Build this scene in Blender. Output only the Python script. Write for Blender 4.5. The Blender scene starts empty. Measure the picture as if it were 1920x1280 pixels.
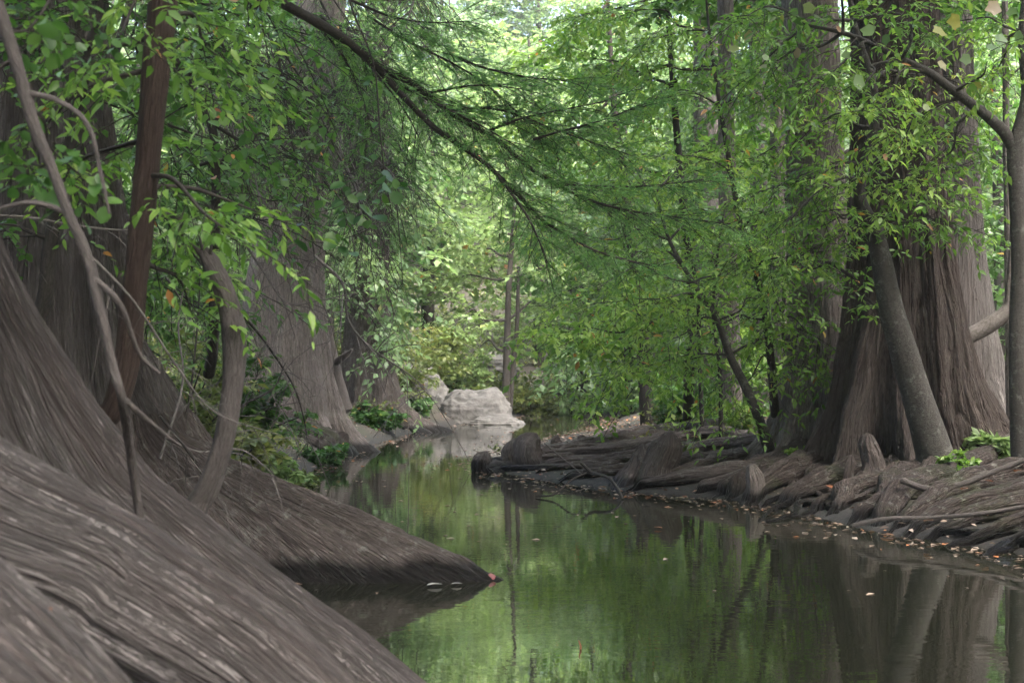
import bpy, math, random
import numpy as np
from math import radians as R

# ------------------------------------------------------------------ camera, world, sun, exposure
SC = bpy.context.scene
COL = SC.collection
CAMZ, FPX, HOR = 1.3, 2667.0, 690.0
cam_d = bpy.data.cameras.new("camera")
cam = bpy.data.objects.new("camera", cam_d)
COL.objects.link(cam)
cam.location = (0, 0, CAMZ)
cam.rotation_euler = (R(90), 0, 0)
cam_d.sensor_width = 36.0
cam_d.lens = FPX / 1920 * 36
cam_d.shift_y = (HOR - 640) / 1920
cam_d.clip_start = 0.05
cam_d.clip_end = 3000
cam_d.dof.use_dof = True
cam_d.dof.focus_distance = 13.0
cam_d.dof.aperture_fstop = 5.6
SC.camera = cam

SUN_EL, SUN_AZ = 58.0, 140.0      # azimuth: degrees from +Y (straight ahead) towards +X (right)
wd = bpy.data.worlds.new("World")
SC.world = wd
wd.use_nodes = True
wn = wd.node_tree.nodes
sky = wn.new("ShaderNodeTexSky")
sky.sky_type = 'NISHITA'
sky.sun_disc = False
sky.sun_elevation = R(SUN_EL)
sky.sun_rotation = R(SUN_AZ)
sky.air_density = 0.7
sky.dust_density = 7.0
sky.ozone_density = 0.6
wn["Background"].inputs["Strength"].default_value = 0.15
wd.node_tree.links.new(sky.outputs[0], wn["Background"].inputs[0])
sun_d = bpy.data.lights.new("sun", 'SUN')
sun_d.energy = 1.3
sun_d.angle = R(50)
sun_d.color = (1.0, 0.985, 0.96)
sun = bpy.data.objects.new("sun", sun_d)
COL.objects.link(sun)
sun.rotation_euler = (R(90 - SUN_EL), 0, R(180 - SUN_AZ))
SC.view_settings.view_transform = 'Standard'
SC.view_settings.look = 'None'
SC.view_settings.exposure = 3.55
SC.view_settings.gamma = 1.0
SC.cycles.max_bounces = 8
SC.cycles.transmission_bounces = 6
SC.cycles.sample_clamp_indirect = 6.0
SC.cycles.use_denoising = True

# ------------------------------------------------------------------ maths helpers
def W(px, py, Y):
    """pixel of the 1920x1280 photograph + distance -> world point"""
    return np.array([(px - 960) / FPX * Y, Y, CAMZ + (HOR - py) / FPX * Y])

def WP(pts, Y=None):
    return np.array([W(p[0], p[1], p[2] if len(p) > 2 else Y) for p in pts])

def nrm(v):
    return v / np.maximum(np.linalg.norm(v, axis=-1, keepdims=True), 1e-9)

def _hash(ix, iy, iz):
    h = (ix * 374761393 + iy * 668265263 + iz * 1274126177) & 0x7fffffff
    h = ((h ^ (h >> 13)) * 1103515245) & 0x7fffffff
    h = ((h ^ (h >> 16)) * 668265263) & 0x7fffffff
    return (h & 0xffff) / 65535.0

def vnoise(p):
    p = np.asarray(p, dtype=np.float64)
    i = np.floor(p).astype(np.int64)
    f = p - i
    f = f * f * (3 - 2 * f)
    out = 0
    for dx in (0, 1):
        wx = f[..., 0] if dx else 1 - f[..., 0]
        for dy in (0, 1):
            wy = f[..., 1] if dy else 1 - f[..., 1]
            for dz in (0, 1):
                wz = f[..., 2] if dz else 1 - f[..., 2]
                out = out + wx * wy * wz * _hash(i[..., 0] + dx, i[..., 1] + dy, i[..., 2] + dz)
    return out * 2 - 1

def fbm(p, o=3):
    p = np.asarray(p, dtype=np.float64)
    s, a, t = 0, 1.0, 0
    for k in range(o):
        s = s + a * vnoise(p * 2 ** k + 17.3 * k)
        t += a
        a *= .5
    return s / t

def sm(x):
    x = np.clip(x, 0, 1)
    return x * x * (3 - 2 * x)

def catmull(P, n):
    P = np.asarray(P, float)
    if len(P) == 2:
        t = np.linspace(0, 1, n)[:, None]
        return P[0] * (1 - t) + P[1] * t
    Q = np.vstack([2 * P[0] - P[1], P, 2 * P[-1] - P[-2]])
    u = np.linspace(0, len(P) - 1 - 1e-9, n)
    k = u.astype(int)
    t = (u - k)[:, None]
    a, b, c, d = Q[k], Q[k + 1], Q[k + 2], Q[k + 3]
    return .5 * (2 * b + (c - a) * t + (2 * a - 5 * b + 4 * c - d) * t ** 2 + (3 * b - a - 3 * c + d) * t ** 3)

def interp(tab, z):
    tab = sorted(tab)
    return np.interp(z, [t[0] for t in tab], [t[1] for t in tab])

# ------------------------------------------------------------------ mesh collector
class MB:
    def __init__(s):
        s.V, s.B, s.T, s.F, s.M, s.n = [], [], [], [], [], 0
    def add(s, V, F, bc=None, tint=None, mat=0):
        V = np.asarray(V, np.float32).reshape(-1, 3)
        F = np.asarray(F, np.int64)
        s.V.append(V)
        s.B.append(np.zeros_like(V) if bc is None else np.asarray(bc, np.float32).reshape(-1, 3))
        s.T.append(np.zeros(len(V), np.float32) if tint is None else np.asarray(tint, np.float32).reshape(-1))
        s.F.append(F + s.n)
        s.M.append(mat)
        s.n += len(V)
    def mesh(s, name, mats, smooth=True):
        me = bpy.data.meshes.new(name)
        V = np.vstack(s.V)
        me.vertices.add(len(V))
        me.vertices.foreach_set("co", V.ravel())
        loops = np.concatenate([f.ravel() for f in s.F])
        tot = np.concatenate([np.full(len(f), f.shape[1]) for f in s.F])
        mi = np.concatenate([np.full(len(f), m) for f, m in zip(s.F, s.M)])
        me.loops.add(len(loops))
        me.loops.foreach_set("vertex_index", loops.astype(np.int32))
        me.polygons.add(len(tot))
        st = np.concatenate([[0], np.cumsum(tot)[:-1]])
        me.polygons.foreach_set("loop_start", st.astype(np.int32))
        me.polygons.foreach_set("material_index", mi.astype(np.int32))
        me.polygons.foreach_set("use_smooth", np.full(len(tot), smooth))
        a = me.attributes.new("bc", 'FLOAT_VECTOR', 'POINT')
        a.data.foreach_set("vector", np.vstack(s.B).ravel())
        a = me.attributes.new("tint", 'FLOAT', 'POINT')
        a.data.foreach_set("value", np.concatenate(s.T))
        for m in mats:
            me.materials.append(m)
        me.update(calc_edges=True)
        return me
    def build(s, name, mats, parent=None, smooth=True):
        if not isinstance(mats, (list, tuple)):
            mats = [mats]
        o = bpy.data.objects.new(name, s.mesh(name, mats, smooth))
        COL.objects.link(o)
        if parent is not None:
            o.parent = parent
            o.matrix_parent_inverse = parent.matrix_basis.inverted()
        return o

def tag(o, label=None, cat=None, group=None, kind=None):
    for k, v in (("label", label), ("category", cat), ("group", group), ("kind", kind)):
        if v:
            o[k] = v
    return o

def thing(name, loc, label, cat, group=None):
    o = bpy.data.objects.new(name, None)
    o.empty_display_size = .2
    COL.objects.link(o)
    o.location = [float(c) for c in loc]
    return tag(o, label, cat, group)

def grid_faces(nr, nc, wrap):
    i = np.arange(nr - 1)[:, None]
    j = np.arange(nc if wrap else nc - 1)[None, :]
    j2 = (j + 1) % nc
    a = i * nc + j
    return np.stack([a, i * nc + j2, (i + 1) * nc + j2, (i + 1) * nc + j + 0 * j2], -1).reshape(-1, 4)

def ridged(u, s, k, st, seed, sharp=1.0):
    """fibrous bark: interlacing ridges running along s"""
    wob = .6 * vnoise(np.stack([u * k * .25, s * k / st * 1.3, 0 * u + seed + 5], -1))
    p = np.stack([u * k + wob, s * k / st, 0 * u + seed], -1)
    a = np.sqrt(np.abs(vnoise(p))) * 2 - 1.1
    b = np.sqrt(np.abs(vnoise(p * np.array([2.3, 1.7, 1]) + 31))) * 2 - 1.1
    return a * .65 + b * .35

# ------------------------------------------------------------------ swept tubes (roots, limbs, stems)
def tube(mb, P, rad, nseg=12, n=None, flat=1.0, bark=0.0, k=22, st=8, seed=0, lump=0.0, cap=True, mat=0, up=(0, 0, 1)):
    """P control points, rad radii at the control points; flat = height/width of the section"""
    P = np.asarray(P, float)
    rad = np.asarray(rad, float)
    n = n or max(6, len(P) * 5)
    C = catmull(P, n)
    r = np.interp(np.linspace(0, 1, n), np.linspace(0, 1, len(rad)), rad)
    T = nrm(np.gradient(C, axis=0))
    upv = np.array(up, float)
    ref = upv[None] - T * (T @ upv)[:, None]
    bad = np.linalg.norm(ref, axis=1) < .25
    if bad.any():
        # parallel transport instead
        N = np.zeros_like(T)
        v = np.array([1., 0, 0]) if abs(T[0, 0]) < .8 else np.array([0, 1., 0])
        v = v - T[0] * (v @ T[0])
        N[0] = v / np.linalg.norm(v)
        for i in range(1, n):
            v = N[i - 1] - T[i] * (N[i - 1] @ T[i])
            N[i] = v / np.linalg.norm(v)
    else:
        N = nrm(ref)
    Bn = np.cross(T, N)
    th = np.linspace(0, 2 * math.pi, nseg, endpoint=False)
    s = np.concatenate([[0], np.cumsum(np.linalg.norm(np.diff(C, axis=0), axis=1))])
    c, sn = np.cos(th), np.sin(th)
    D = N[:, None] * sn[None, :, None] * flat + Bn[:, None] * c[None, :, None]
    rm = max(float(r.mean()), .004)
    S = np.repeat(s[:, None], nseg, 1)
    bc = np.stack([np.broadcast_to(rm * c, S.shape), np.broadcast_to(rm * sn, S.shape), S], -1) + seed * 3.7
    rr = np.repeat(r[:, None], nseg, 1)
    if lump:
        q = np.stack([np.broadcast_to(c, S.shape), np.broadcast_to(sn, S.shape), S / max(rm * 4, .05)], -1) + seed
        rr = rr * (1 + lump * fbm(q * 1.1, 2))
    if bark:
        q = bc * np.array([k, k, k / st])
        f = (2 * np.sqrt(np.abs(vnoise(q))) - 1.1) * .65 + (2 * np.sqrt(np.abs(vnoise(q * 2.2 + 9))) - 1.1) * .35
        rr = rr + bark * f * np.minimum(1, rr / .04)
    V = C[:, None] + D * rr[..., None]
    F = grid_faces(n, nseg, True)
    mb.add(V, F, bc, mat=mat)
    if cap:
        for e in (0, n - 1):
            base = mb.n
            ring = V[e]
            ctr = ring.mean(0) + (T[e] * (1 if e else -1)) * r[e] * .5
            vv = np.vstack([ring, ctr])
            j = np.arange(nseg)
            j2 = (j + 1) % nseg
            f = np.stack([j, j2, np.full(nseg, nseg)] if e else [j2, j, np.full(nseg, nseg)], -1)
            mb.add(vv, f, np.vstack([bc[e], bc[e].mean(0)]), mat=mat)

def buttress(mb, cx, cy, zb, zt, rad, lobes, lean=None, nth=300, nz=200, bark=.012, k=24, st=9, seed=0, lump=.05, zref=None, dense=2.0, zsplit=None):
    """cypress bole: star shaped section whose lobes spread towards the ground.
    rad: [(z, r)], lobes: [(deg, width_rad, [(z, reach)])], lean: [(z, dx, dy)]"""
    lobes = [(R(a), w, t) for a, w, t in lobes]
    def rfun(th, z):
        r = interp(rad, z)
        for a, w, t in lobes:
            d = np.abs((th - a + math.pi) % (2 * math.pi) - math.pi)
            A = interp(t, z)
            ww = w * (1 + .5 * np.clip(.6 - A, 0, .6))
            r = r + A * np.exp(-(d / ww) ** 1.7)
        return r
    zref = zref if zref is not None else zb + .3 * min(1.2, zt - zb)
    t0 = np.linspace(math.pi / 2, math.pi / 2 + 2 * math.pi, 2400)
    rr = rfun(t0, np.full_like(t0, zref))
    xy = np.stack([rr * np.cos(t0), rr * np.sin(t0)], -1)
    al = np.concatenate([[0], np.cumsum(np.linalg.norm(np.diff(xy, axis=0), axis=1))])
    u1 = np.linspace(0, al[-1], nth)
    th = np.interp(u1, al, t0)
    z = zb + (zt - zb) * np.linspace(0, 1, nz) ** dense
    TH, Z = np.meshgrid(th, z)
    U = np.repeat(u1[None], nz, 0)
    RR = rfun(TH, Z)
    RR = RR * (1 + lump * fbm(np.stack([np.cos(TH) * 1.6, np.sin(TH) * 1.6, Z * .8 + seed], -1), 2))
    V = np.stack([cx + RR * np.cos(TH), cy + RR * np.sin(TH), Z], -1)
    if lean:
        V[..., 0] += np.interp(Z, [l[0] for l in lean], [l[1] for l in lean])
        V[..., 1] += np.interp(Z, [l[0] for l in lean], [l[2] for l in lean])
    dS = np.linalg.norm(np.diff(V, axis=0), axis=-1)
    S = np.concatenate([np.zeros((1, nth)), np.cumsum(dS, 0)])
    # let fibre coordinate use a smooth along-grain length
    du = np.gradient(V, axis=1)
    dz = np.gradient(V, axis=0)
    N = nrm(np.cross(du, dz))
    f = ridged(U, S, k, st, seed)
    f2 = fbm(np.stack([U * 3, S * 1.2, 0 * U + seed], -1), 3)
    V = V + N * (bark * f + bark * 1.2 * f2)[..., None]
    bc = np.stack([U, 0 * U + seed * 3.7, S], -1)
    if zsplit is None:
        mb.add(V, grid_faces(nz, nth, False), bc)
    else:      # pale upper bark, light on the bole put into its colour; root bark below
        q = int(np.argmax(z > zsplit))
        mb.add(V[:q + 1], grid_faces(q + 1, nth, False), bc[:q + 1])
        mb.add(V[q:], grid_faces(nz - q, nth, False), bc[q:], mat=1)

def knee(mb, p, h, r, lean=(0, 0), seed=0, nseg=40):
    p = np.asarray(p, float)
    n = 7
    t = np.linspace(0, 1, n)
    P = np.stack([p[0] + lean[0] * t, p[1] + lean[1] * t, p[2] - .15 + (h + .15) * t], -1)
    prof = r * np.array([1.9, 1.5, 1.15, 1.0, .95, .84, .42])
    P[:, 0] += r * .25 * np.sin(t * 5 + seed)
    tube(mb, P, prof, 72, 70, bark=.03, k=15, st=6, seed=seed, lump=.38, flat=.8)

# ------------------------------------------------------------------ foliage
LEAF = {}
def _leaf(name, V, F):
    LEAF[name] = (np.array(V, float), [np.array(f) for f in F])
# local frame: x along the leaf, y across, z normal
_leaf('needle', [(0, -.08, 0), (1, -.05, 0), (1, .05, 0), (0, .08, 0)], [[[0, 1, 2, 3]]])
_leaf('simple', [(0, 0, 0), (.45, -.27, .05), (1, 0, -.06), (.45, .27, .05)], [[[0, 1, 2], [0, 2, 3]]])
_leaf('lance', [(0, 0, 0), (.3, -.17, .045), (.66, -.13, .02), (1, 0, -.12), (.66, .13, .02), (.3, .17, .045), (.5, 0, -.01)],
      [[[0, 1, 6], [1, 2, 6], [2, 3, 6], [3, 4, 6], [4, 5, 6], [5, 0, 6]]])
_leaf('oval', [(0, 0, 0), (.2, -.26, .05), (.5, -.36, .06), (.8, -.24, .0), (1, 0, -.1), (.8, .24, .0), (.5, .36, .06), (.2, .26, .05), (.5, 0, -.02)],
      [[[i, (i + 1) % 8, 8] for i in range(8)]])
_leaf('lobed', [(0, 0, 0), (.05, -.35, .05), (.35, -.42, .02), (.6, -.48, .0), (.7, -.26, 0), (1, 0, -.12), (.7, .26, 0), (.6, .48, 0), (.35, .42, .02), (.05, .35, .05), (.42, 0, -.03)],
      [[[i, (i + 1) % 10, 10] for i in range(10)]])

def put_leaves(mb, kind, P, D, U, S, rng, tint, mat=0, widthj=.15):
    V, Fs = LEAF[kind]
    X = nrm(D)
    Yv = nrm(np.cross(U, X))
    Z = np.cross(X, Yv)
    w = 1 + widthj * rng.standard_normal(len(P))
    O = P[:, None] + S[:, None, None] * (V[None, :, 0, None] * X[:, None] + V[None, :, 1, None] * w[:, None, None] * Yv[:, None] + V[None, :, 2, None] * Z[:, None])
    nv = len(V)
    for f in Fs:
        F = (np.arange(len(P))[:, None, None] * nv + f[None]).reshape(-1, f.shape[1])
    mb.add(O, F, tint=np.repeat(tint, nv), mat=mat)

def stems(mb, S, D, L, droop, r0, r1, mat, seg=3):
    n = len(S)
    if not n:
        return
    t = np.linspace(0, 1, seg + 1)
    C = S[:, None] + D[:, None] * (L[:, None] * t)[..., None]
    C[..., 2] -= droop * L[:, None] * t ** 2
    a = nrm(np.cross(D, np.array([.3, .2, 1.0])))
    b = np.cross(D, a)
    r = (r0 + (r1 - r0) * t)[None, :] * np.ones((n, 1))
    ang = np.array([0, 2.094, 4.189])
    ring = a[:, None, None] * np.cos(ang)[None, None, :, None] + b[:, None, None] * np.sin(ang)[None, None, :, None]
    V = C[:, :, None] + ring * r[..., None, None]
    f = grid_faces(seg + 1, 3, True)
    F = (np.arange(n)[:, None, None] * ((seg + 1) * 3) + f[None]).reshape(-1, 4)
    bc = np.zeros_like(V)
    bc[..., 2] = (L[:, None] * t)[..., None] + rng0.random((n, 1, 1)) * 9
    mb.add(V, F, bc=bc, mat=mat)

rng0 = np.random.default_rng(1)

def kids(S, D, L, m, ang, jit, t0, ratio, droop, rng, flatten=1.0, t1=1.0):
    n = len(S)
    j = np.arange(m)[None, :]
    t = t0 + (t1 - t0) * (j + rng.random((n, m))) / m
    P = S[:, None] + D[:, None] * (L[:, None] * t)[..., None]
    P[..., 2] -= droop * L[:, None] * t ** 2
    T = np.repeat(D[:, None], m, 1).copy()
    T[..., 2] -= 2 * droop * t
    T = nrm(T)
    upj = np.array([0, 0, 1.0]) + .35 * rng.standard_normal((n, m, 3))
    side = nrm(np.cross(T, upj))
    sg = np.where((j + rng.integers(0, 2, (n, 1))) % 2, 1.0, -1.0)[..., None]
    a = ang * (.75 + .5 * rng.random((n, m, 1)))
    rnd = rng.standard_normal((n, m, 3)) * jit
    rnd[..., 2] *= flatten
    cd = nrm(T * np.cos(a) + side * sg * np.sin(a) + rnd)
    cl = L[:, None] * ratio * (1 - .5 * t) * (.7 + .6 * rng.random((n, m)))
    return P.reshape(-1, 3), cd.reshape(-1, 3), cl.reshape(-1)

class Style:
    def __init__(s, leaf='lance', size=.07, sub=7, twig=7, leaves=9, subr=.55, twigr=.5, ang=.85, jit=.25, droop=.18, flatten=.6,
                 ldroop=.35, upj=.5, subL=None, twigL=None, tmin=.15, stem=.006, twigs_only=False, lang=.9, keep=1.0):
        s.__dict__.update(locals())

def foliate(mb, S, D, L, st, rng, mat_leaf=0, mat_stem=1):
    """limb directions -> sub-branches -> twigs -> leaves, all as arrays"""
    S2, D2, L2 = kids(S, D, L, st.sub, st.ang, st.jit, st.tmin, st.subr, st.droop * .5, rng, st.flatten)
    if st.subL:
        L2 = st.subL * (.6 + .8 * rng.random(len(L2)))
    stems(mb, S2, D2, L2, st.droop, st.stem, st.stem * .5, mat_stem)
    S3, D3, L3 = kids(S2, D2, L2, st.twig, st.ang, st.jit, .1, st.twigr, st.droop, rng, st.flatten)
    if st.twigL:
        L3 = st.twigL * (.6 + .8 * rng.random(len(L3)))
    stems(mb, S3, D3, L3, st.droop, st.stem * .5, st.stem * .25, mat_stem, 2)
    if st.twigs_only:
        return
    if st.keep < 1:
        q = rng.random(len(S3)) < st.keep
        S3, D3, L3 = S3[q], D3[q], L3[q]
    P, LD, _ = kids(S3, D3, L3, st.leaves, st.lang, .22, .08, 1, st.droop, rng, st.flatten)
    LD = LD.copy()
    LD[:, 2] -= st.ldroop * rng.random(len(P))
    U = np.array([0, 0, 1.0]) + st.upj * rng.standard_normal((len(P), 3))
    size = st.size * (.5 + .85 * rng.random(len(P)))
    # tint: shared by a twig, with some leaf variation
    tw = np.repeat(rng.random(len(S3)), st.leaves)
    big = .5 + .75 * fbm(P * .9 + 40, 2)
    tint = np.clip(.45 * big + .3 * tw + .3 * rng.random(len(P)), 0, .93)
    tint = np.where(rng.random(len(P)) < .007, .97 + .03 * rng.random(len(P)), tint)
    put_leaves(mb, st.leaf, P, LD, U, size, rng, tint, mat_leaf)

# ------------------------------------------------------------------ materials
def new_mat(name):
    m = bpy.data.materials.new(name)
    m.use_nodes = True
    nt = m.node_tree
    nt.nodes.clear()
    out = nt.nodes.new("ShaderNodeOutputMaterial")
    return m, nt, out

def nd(nt, t, **kw):
    n = nt.nodes.new(t)
    for k, v in kw.items():
        if k.startswith("i_"):
            n.inputs[k[2:].replace("_", " ")].default_value = v
        else:
            setattr(n, k, v)
    return n

def ramp(nt, fac, stops):
    r = nt.nodes.new("ShaderNodeValToRGB")
    e = r.color_ramp.elements
    while len(e) < len(stops):
        e.new(.5)
    for x, (p, c) in zip(e, stops):
        x.position = p
        x.color = (*c, 1)
    nt.links.new(fac, r.inputs[0])
    return r.outputs[0]

def noise(nt, vec, scale, detail=4, rough=.55, dist=0):
    n = nd(nt, "ShaderNodeTexNoise", i_Scale=scale, i_Detail=detail, i_Roughness=rough, i_Distortion=dist)
    nt.links.new(vec, n.inputs["Vector"])
    return n.outputs["Fac"]

def math_n(nt, op, a, b=None, clamp=False):
    n = nd(nt, "ShaderNodeMath", operation=op, use_clamp=clamp)
    for i, v in ((0, a), (1, b)):
        if v is None:
            continue
        if isinstance(v, (int, float)):
            n.inputs[i].default_value = v
        else:
            nt.links.new(v, n.inputs[i])
    return n.outputs[0]

def mixc(nt, fac, a, b, mode='MIX'):
    n = nd(nt, "ShaderNodeMix", data_type='RGBA', blend_type=mode)
    for i, v in ((0, fac), (6, a), (7, b)):
        if isinstance(v, (int, float)):
            n.inputs[i].default_value = v
        elif isinstance(v, tuple):
            n.inputs[i].default_value = (*v, 1)
        else:
            nt.links.new(v, n.inputs[i])
    return n.outputs[2]

def bark_mat(name, dark, mid, pale, k=30, st=9, bump=.02, wet=True, moss=0.0, lichen=0.0, red=None):
    m, nt, out = new_mat(name)
    L = nt.links
    at = nd(nt, "ShaderNodeAttribute", attribute_name="bc")
    mp = nd(nt, "ShaderNodeMapping")
    mp.inputs["Scale"].default_value = (k, k, k / st)
    L.new(at.outputs["Vector"], mp.inputs["Vector"])
    f1 = noise(nt, mp.outputs[0], 1.0, 3, .5, .25)
    f2 = noise(nt, mp.outputs[0], 2.7, 4, .6, .3)
    mp2 = nd(nt, "ShaderNodeMapping")
    mp2.inputs["Scale"].default_value = (2.2, 2.2, .7)
    L.new(at.outputs["Vector"], mp2.inputs["Vector"])
    f3 = noise(nt, mp2.outputs[0], 1.0, 4, .6)
    mp3 = nd(nt, "ShaderNodeMapping")
    mp3.inputs["Scale"].default_value = (k * .36, k * .36, k * .36 / st)
    L.new(at.outputs["Vector"], mp3.inputs["Vector"])
    f0 = noise(nt, mp3.outputs[0], 1.0, 3, .55, .6)
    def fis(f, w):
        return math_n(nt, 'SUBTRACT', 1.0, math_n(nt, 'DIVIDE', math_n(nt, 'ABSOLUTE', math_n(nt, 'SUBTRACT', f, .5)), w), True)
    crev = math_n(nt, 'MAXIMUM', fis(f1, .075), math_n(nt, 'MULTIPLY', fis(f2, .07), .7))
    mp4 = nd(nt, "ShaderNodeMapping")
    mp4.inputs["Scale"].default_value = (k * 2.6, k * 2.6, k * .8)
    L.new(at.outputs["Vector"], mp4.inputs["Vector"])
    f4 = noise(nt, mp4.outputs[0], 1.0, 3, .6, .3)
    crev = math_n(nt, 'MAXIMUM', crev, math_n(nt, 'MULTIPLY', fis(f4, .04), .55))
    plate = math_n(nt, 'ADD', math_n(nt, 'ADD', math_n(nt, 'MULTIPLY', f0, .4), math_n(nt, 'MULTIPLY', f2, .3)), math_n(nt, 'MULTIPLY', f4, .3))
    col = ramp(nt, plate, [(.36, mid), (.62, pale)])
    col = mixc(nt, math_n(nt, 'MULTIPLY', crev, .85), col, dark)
    fac = math_n(nt, 'ADD', math_n(nt, 'MULTIPLY', math_n(nt, 'SUBTRACT', 1.0, crev), .7), math_n(nt, 'MULTIPLY', f2, .5))
    # broad patches: weathered grey against fresher brown
    col = mixc(nt, ramp(nt, f3, [(.38, (0, 0, 0)), (.62, (1, 1, 1))]), col, mixc(nt, .55, col, red or tuple(c * .75 for c in mid)))
    geo = nd(nt, "ShaderNodeNewGeometry")
    if lichen:
        fl = noise(nt, geo.outputs["Position"], 11, 6, .75)
        col = mixc(nt, math_n(nt, 'MULTIPLY', ramp(nt, fl, [(.55, (0, 0, 0)), (.63, (1, 1, 1))]), lichen), col, (.36, .38, .34))
    if moss:
        fm = noise(nt, geo.outputs["Position"], 2.3, 5, .65)
        col = mixc(nt, math_n(nt, 'MULTIPLY', ramp(nt, fm, [(.52, (0, 0, 0)), (.62, (1, 1, 1))]), moss), col, (.035, .06, .015))
    rough = .85
    if wet:
        sx = nd(nt, "ShaderNodeSeparateXYZ")
        L.new(geo.outputs["Position"], sx.inputs[0])
        fw = noise(nt, geo.outputs["Position"], 5.0, 4, .6)
        zz = math_n(nt, 'ADD', sx.outputs[2], math_n(nt, 'MULTIPLY', math_n(nt, 'SUBTRACT', fw, .5), .14))
        wetf = ramp(nt, zz, [(.09, (1, 1, 1)), (.17, (0, 0, 0))])
        col = mixc(nt, wetf, col, mixc(nt, .93, col, (.004, .004, .004)))
        rg = nd(nt, "ShaderNodeMapRange")
        L.new(wetf, rg.inputs[0])
        rg.inputs[3].default_value = .85
        rg.inputs[4].default_value = .35
        rough = rg.outputs[0]
    b = nd(nt, "ShaderNodeBump", i_Strength=1.0, i_Distance=bump)
    L.new(fac, b.inputs["Height"])
    p = nd(nt, "ShaderNodeBsdfPrincipled")
    L.new(col, p.inputs["Base Color"])
    if isinstance(rough, float):
        p.inputs["Roughness"].default_value = rough
    else:
        L.new(rough, p.inputs["Roughness"])
    p.inputs["Specular IOR Level"].default_value = .12
    L.new(b.outputs[0], p.inputs["Normal"])
    L.new(p.outputs[0], out.inputs[0])
    return m

def leaf_mat(name, stops, trans=.5, tboost=(1.25, 1.3, .95), rough=.42, spec=.45):
    m, nt, out = new_mat(name)
    L = nt.links
    at = nd(nt, "ShaderNodeAttribute", attribute_name="tint")
    col = ramp(nt, at.outputs["Fac"], stops)
    p = nd(nt, "ShaderNodeBsdfPrincipled")
    L.new(col, p.inputs["Base Color"])
    p.inputs["Roughness"].default_value = rough
    p.inputs["Specular IOR Level"].default_value = spec
    t = nd(nt, "ShaderNodeBsdfTranslucent")
    L.new(mixc(nt, 1.0, col, tboost, 'MULTIPLY'), t.inputs["Color"])
    mx = nd(nt, "ShaderNodeMixShader")
    mx.inputs[0].default_value = trans
    L.new(p.outputs[0], mx.inputs[1])
    L.new(t.outputs[0], mx.inputs[2])
    L.new(mx.outputs[0], out.inputs[0])
    return m

AUT = [(.955, (.28, .26, .04)), (.99, (.30, .14, .04))]
M = {}
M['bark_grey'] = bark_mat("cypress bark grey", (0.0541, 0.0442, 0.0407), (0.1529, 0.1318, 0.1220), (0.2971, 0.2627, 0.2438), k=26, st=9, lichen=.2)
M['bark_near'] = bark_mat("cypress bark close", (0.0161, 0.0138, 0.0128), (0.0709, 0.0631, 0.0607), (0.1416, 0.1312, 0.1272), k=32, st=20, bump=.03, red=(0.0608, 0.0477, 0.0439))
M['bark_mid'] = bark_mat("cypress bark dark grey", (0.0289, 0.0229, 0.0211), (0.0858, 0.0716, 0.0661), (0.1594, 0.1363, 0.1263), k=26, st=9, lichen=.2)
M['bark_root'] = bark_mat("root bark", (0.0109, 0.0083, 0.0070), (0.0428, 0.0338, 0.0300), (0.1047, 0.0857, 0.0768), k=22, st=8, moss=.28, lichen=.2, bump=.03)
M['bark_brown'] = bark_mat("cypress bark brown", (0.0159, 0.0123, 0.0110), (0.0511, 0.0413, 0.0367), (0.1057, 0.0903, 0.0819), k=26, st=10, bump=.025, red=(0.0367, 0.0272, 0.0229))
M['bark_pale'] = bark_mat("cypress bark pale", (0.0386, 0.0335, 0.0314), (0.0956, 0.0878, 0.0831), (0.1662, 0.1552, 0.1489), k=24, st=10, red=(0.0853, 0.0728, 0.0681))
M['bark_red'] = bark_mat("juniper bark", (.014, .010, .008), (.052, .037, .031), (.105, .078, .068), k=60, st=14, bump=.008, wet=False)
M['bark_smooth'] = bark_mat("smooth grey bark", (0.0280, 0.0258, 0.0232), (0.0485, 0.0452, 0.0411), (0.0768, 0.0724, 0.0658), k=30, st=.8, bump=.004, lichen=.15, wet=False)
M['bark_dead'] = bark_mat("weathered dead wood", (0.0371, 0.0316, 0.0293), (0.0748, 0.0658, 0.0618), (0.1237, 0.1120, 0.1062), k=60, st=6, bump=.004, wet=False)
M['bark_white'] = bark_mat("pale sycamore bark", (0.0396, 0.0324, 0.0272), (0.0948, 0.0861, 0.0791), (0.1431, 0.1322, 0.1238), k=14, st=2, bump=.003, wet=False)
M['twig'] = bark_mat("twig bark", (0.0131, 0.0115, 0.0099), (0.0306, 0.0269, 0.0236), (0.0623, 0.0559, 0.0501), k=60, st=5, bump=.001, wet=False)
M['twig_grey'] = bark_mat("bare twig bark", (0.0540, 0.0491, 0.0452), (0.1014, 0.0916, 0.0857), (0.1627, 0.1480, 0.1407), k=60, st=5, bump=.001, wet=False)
M['bright'] = leaf_mat("bright green leaves", [(0, (.028, .07, .012)), (.45, (.10, .205, .034)), (.9, (.25, .36, .065))] + AUT)
M['mid'] = leaf_mat("mid green leaves", [(0, (.016, .045, .011)), (.5, (.052, .125, .026)), (.92, (.13, .23, .048))] + AUT)
M['dark'] = leaf_mat("dark green leaves", [(0, (.018, .055, .012)), (.5, (.03, .09, .018)), (.92, (.06, .13, .02))] + AUT, trans=.35)
M['needle'] = leaf_mat("cypress needles", [(0, (.045, .11, .036)), (.5, (.088, .19, .058)), (.93, (.15, .27, .08)), (1, (.16, .22, .07))], trans=.5, tboost=(1.15, 1.25, .85), rough=.55, spec=.3)
M['lime'] = leaf_mat("yellow green leaves", [(0, (.085, .14, .05)), (.5, (.15, .23, .085)), (.92, (.23, .31, .125))] + AUT, trans=.5)
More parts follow.
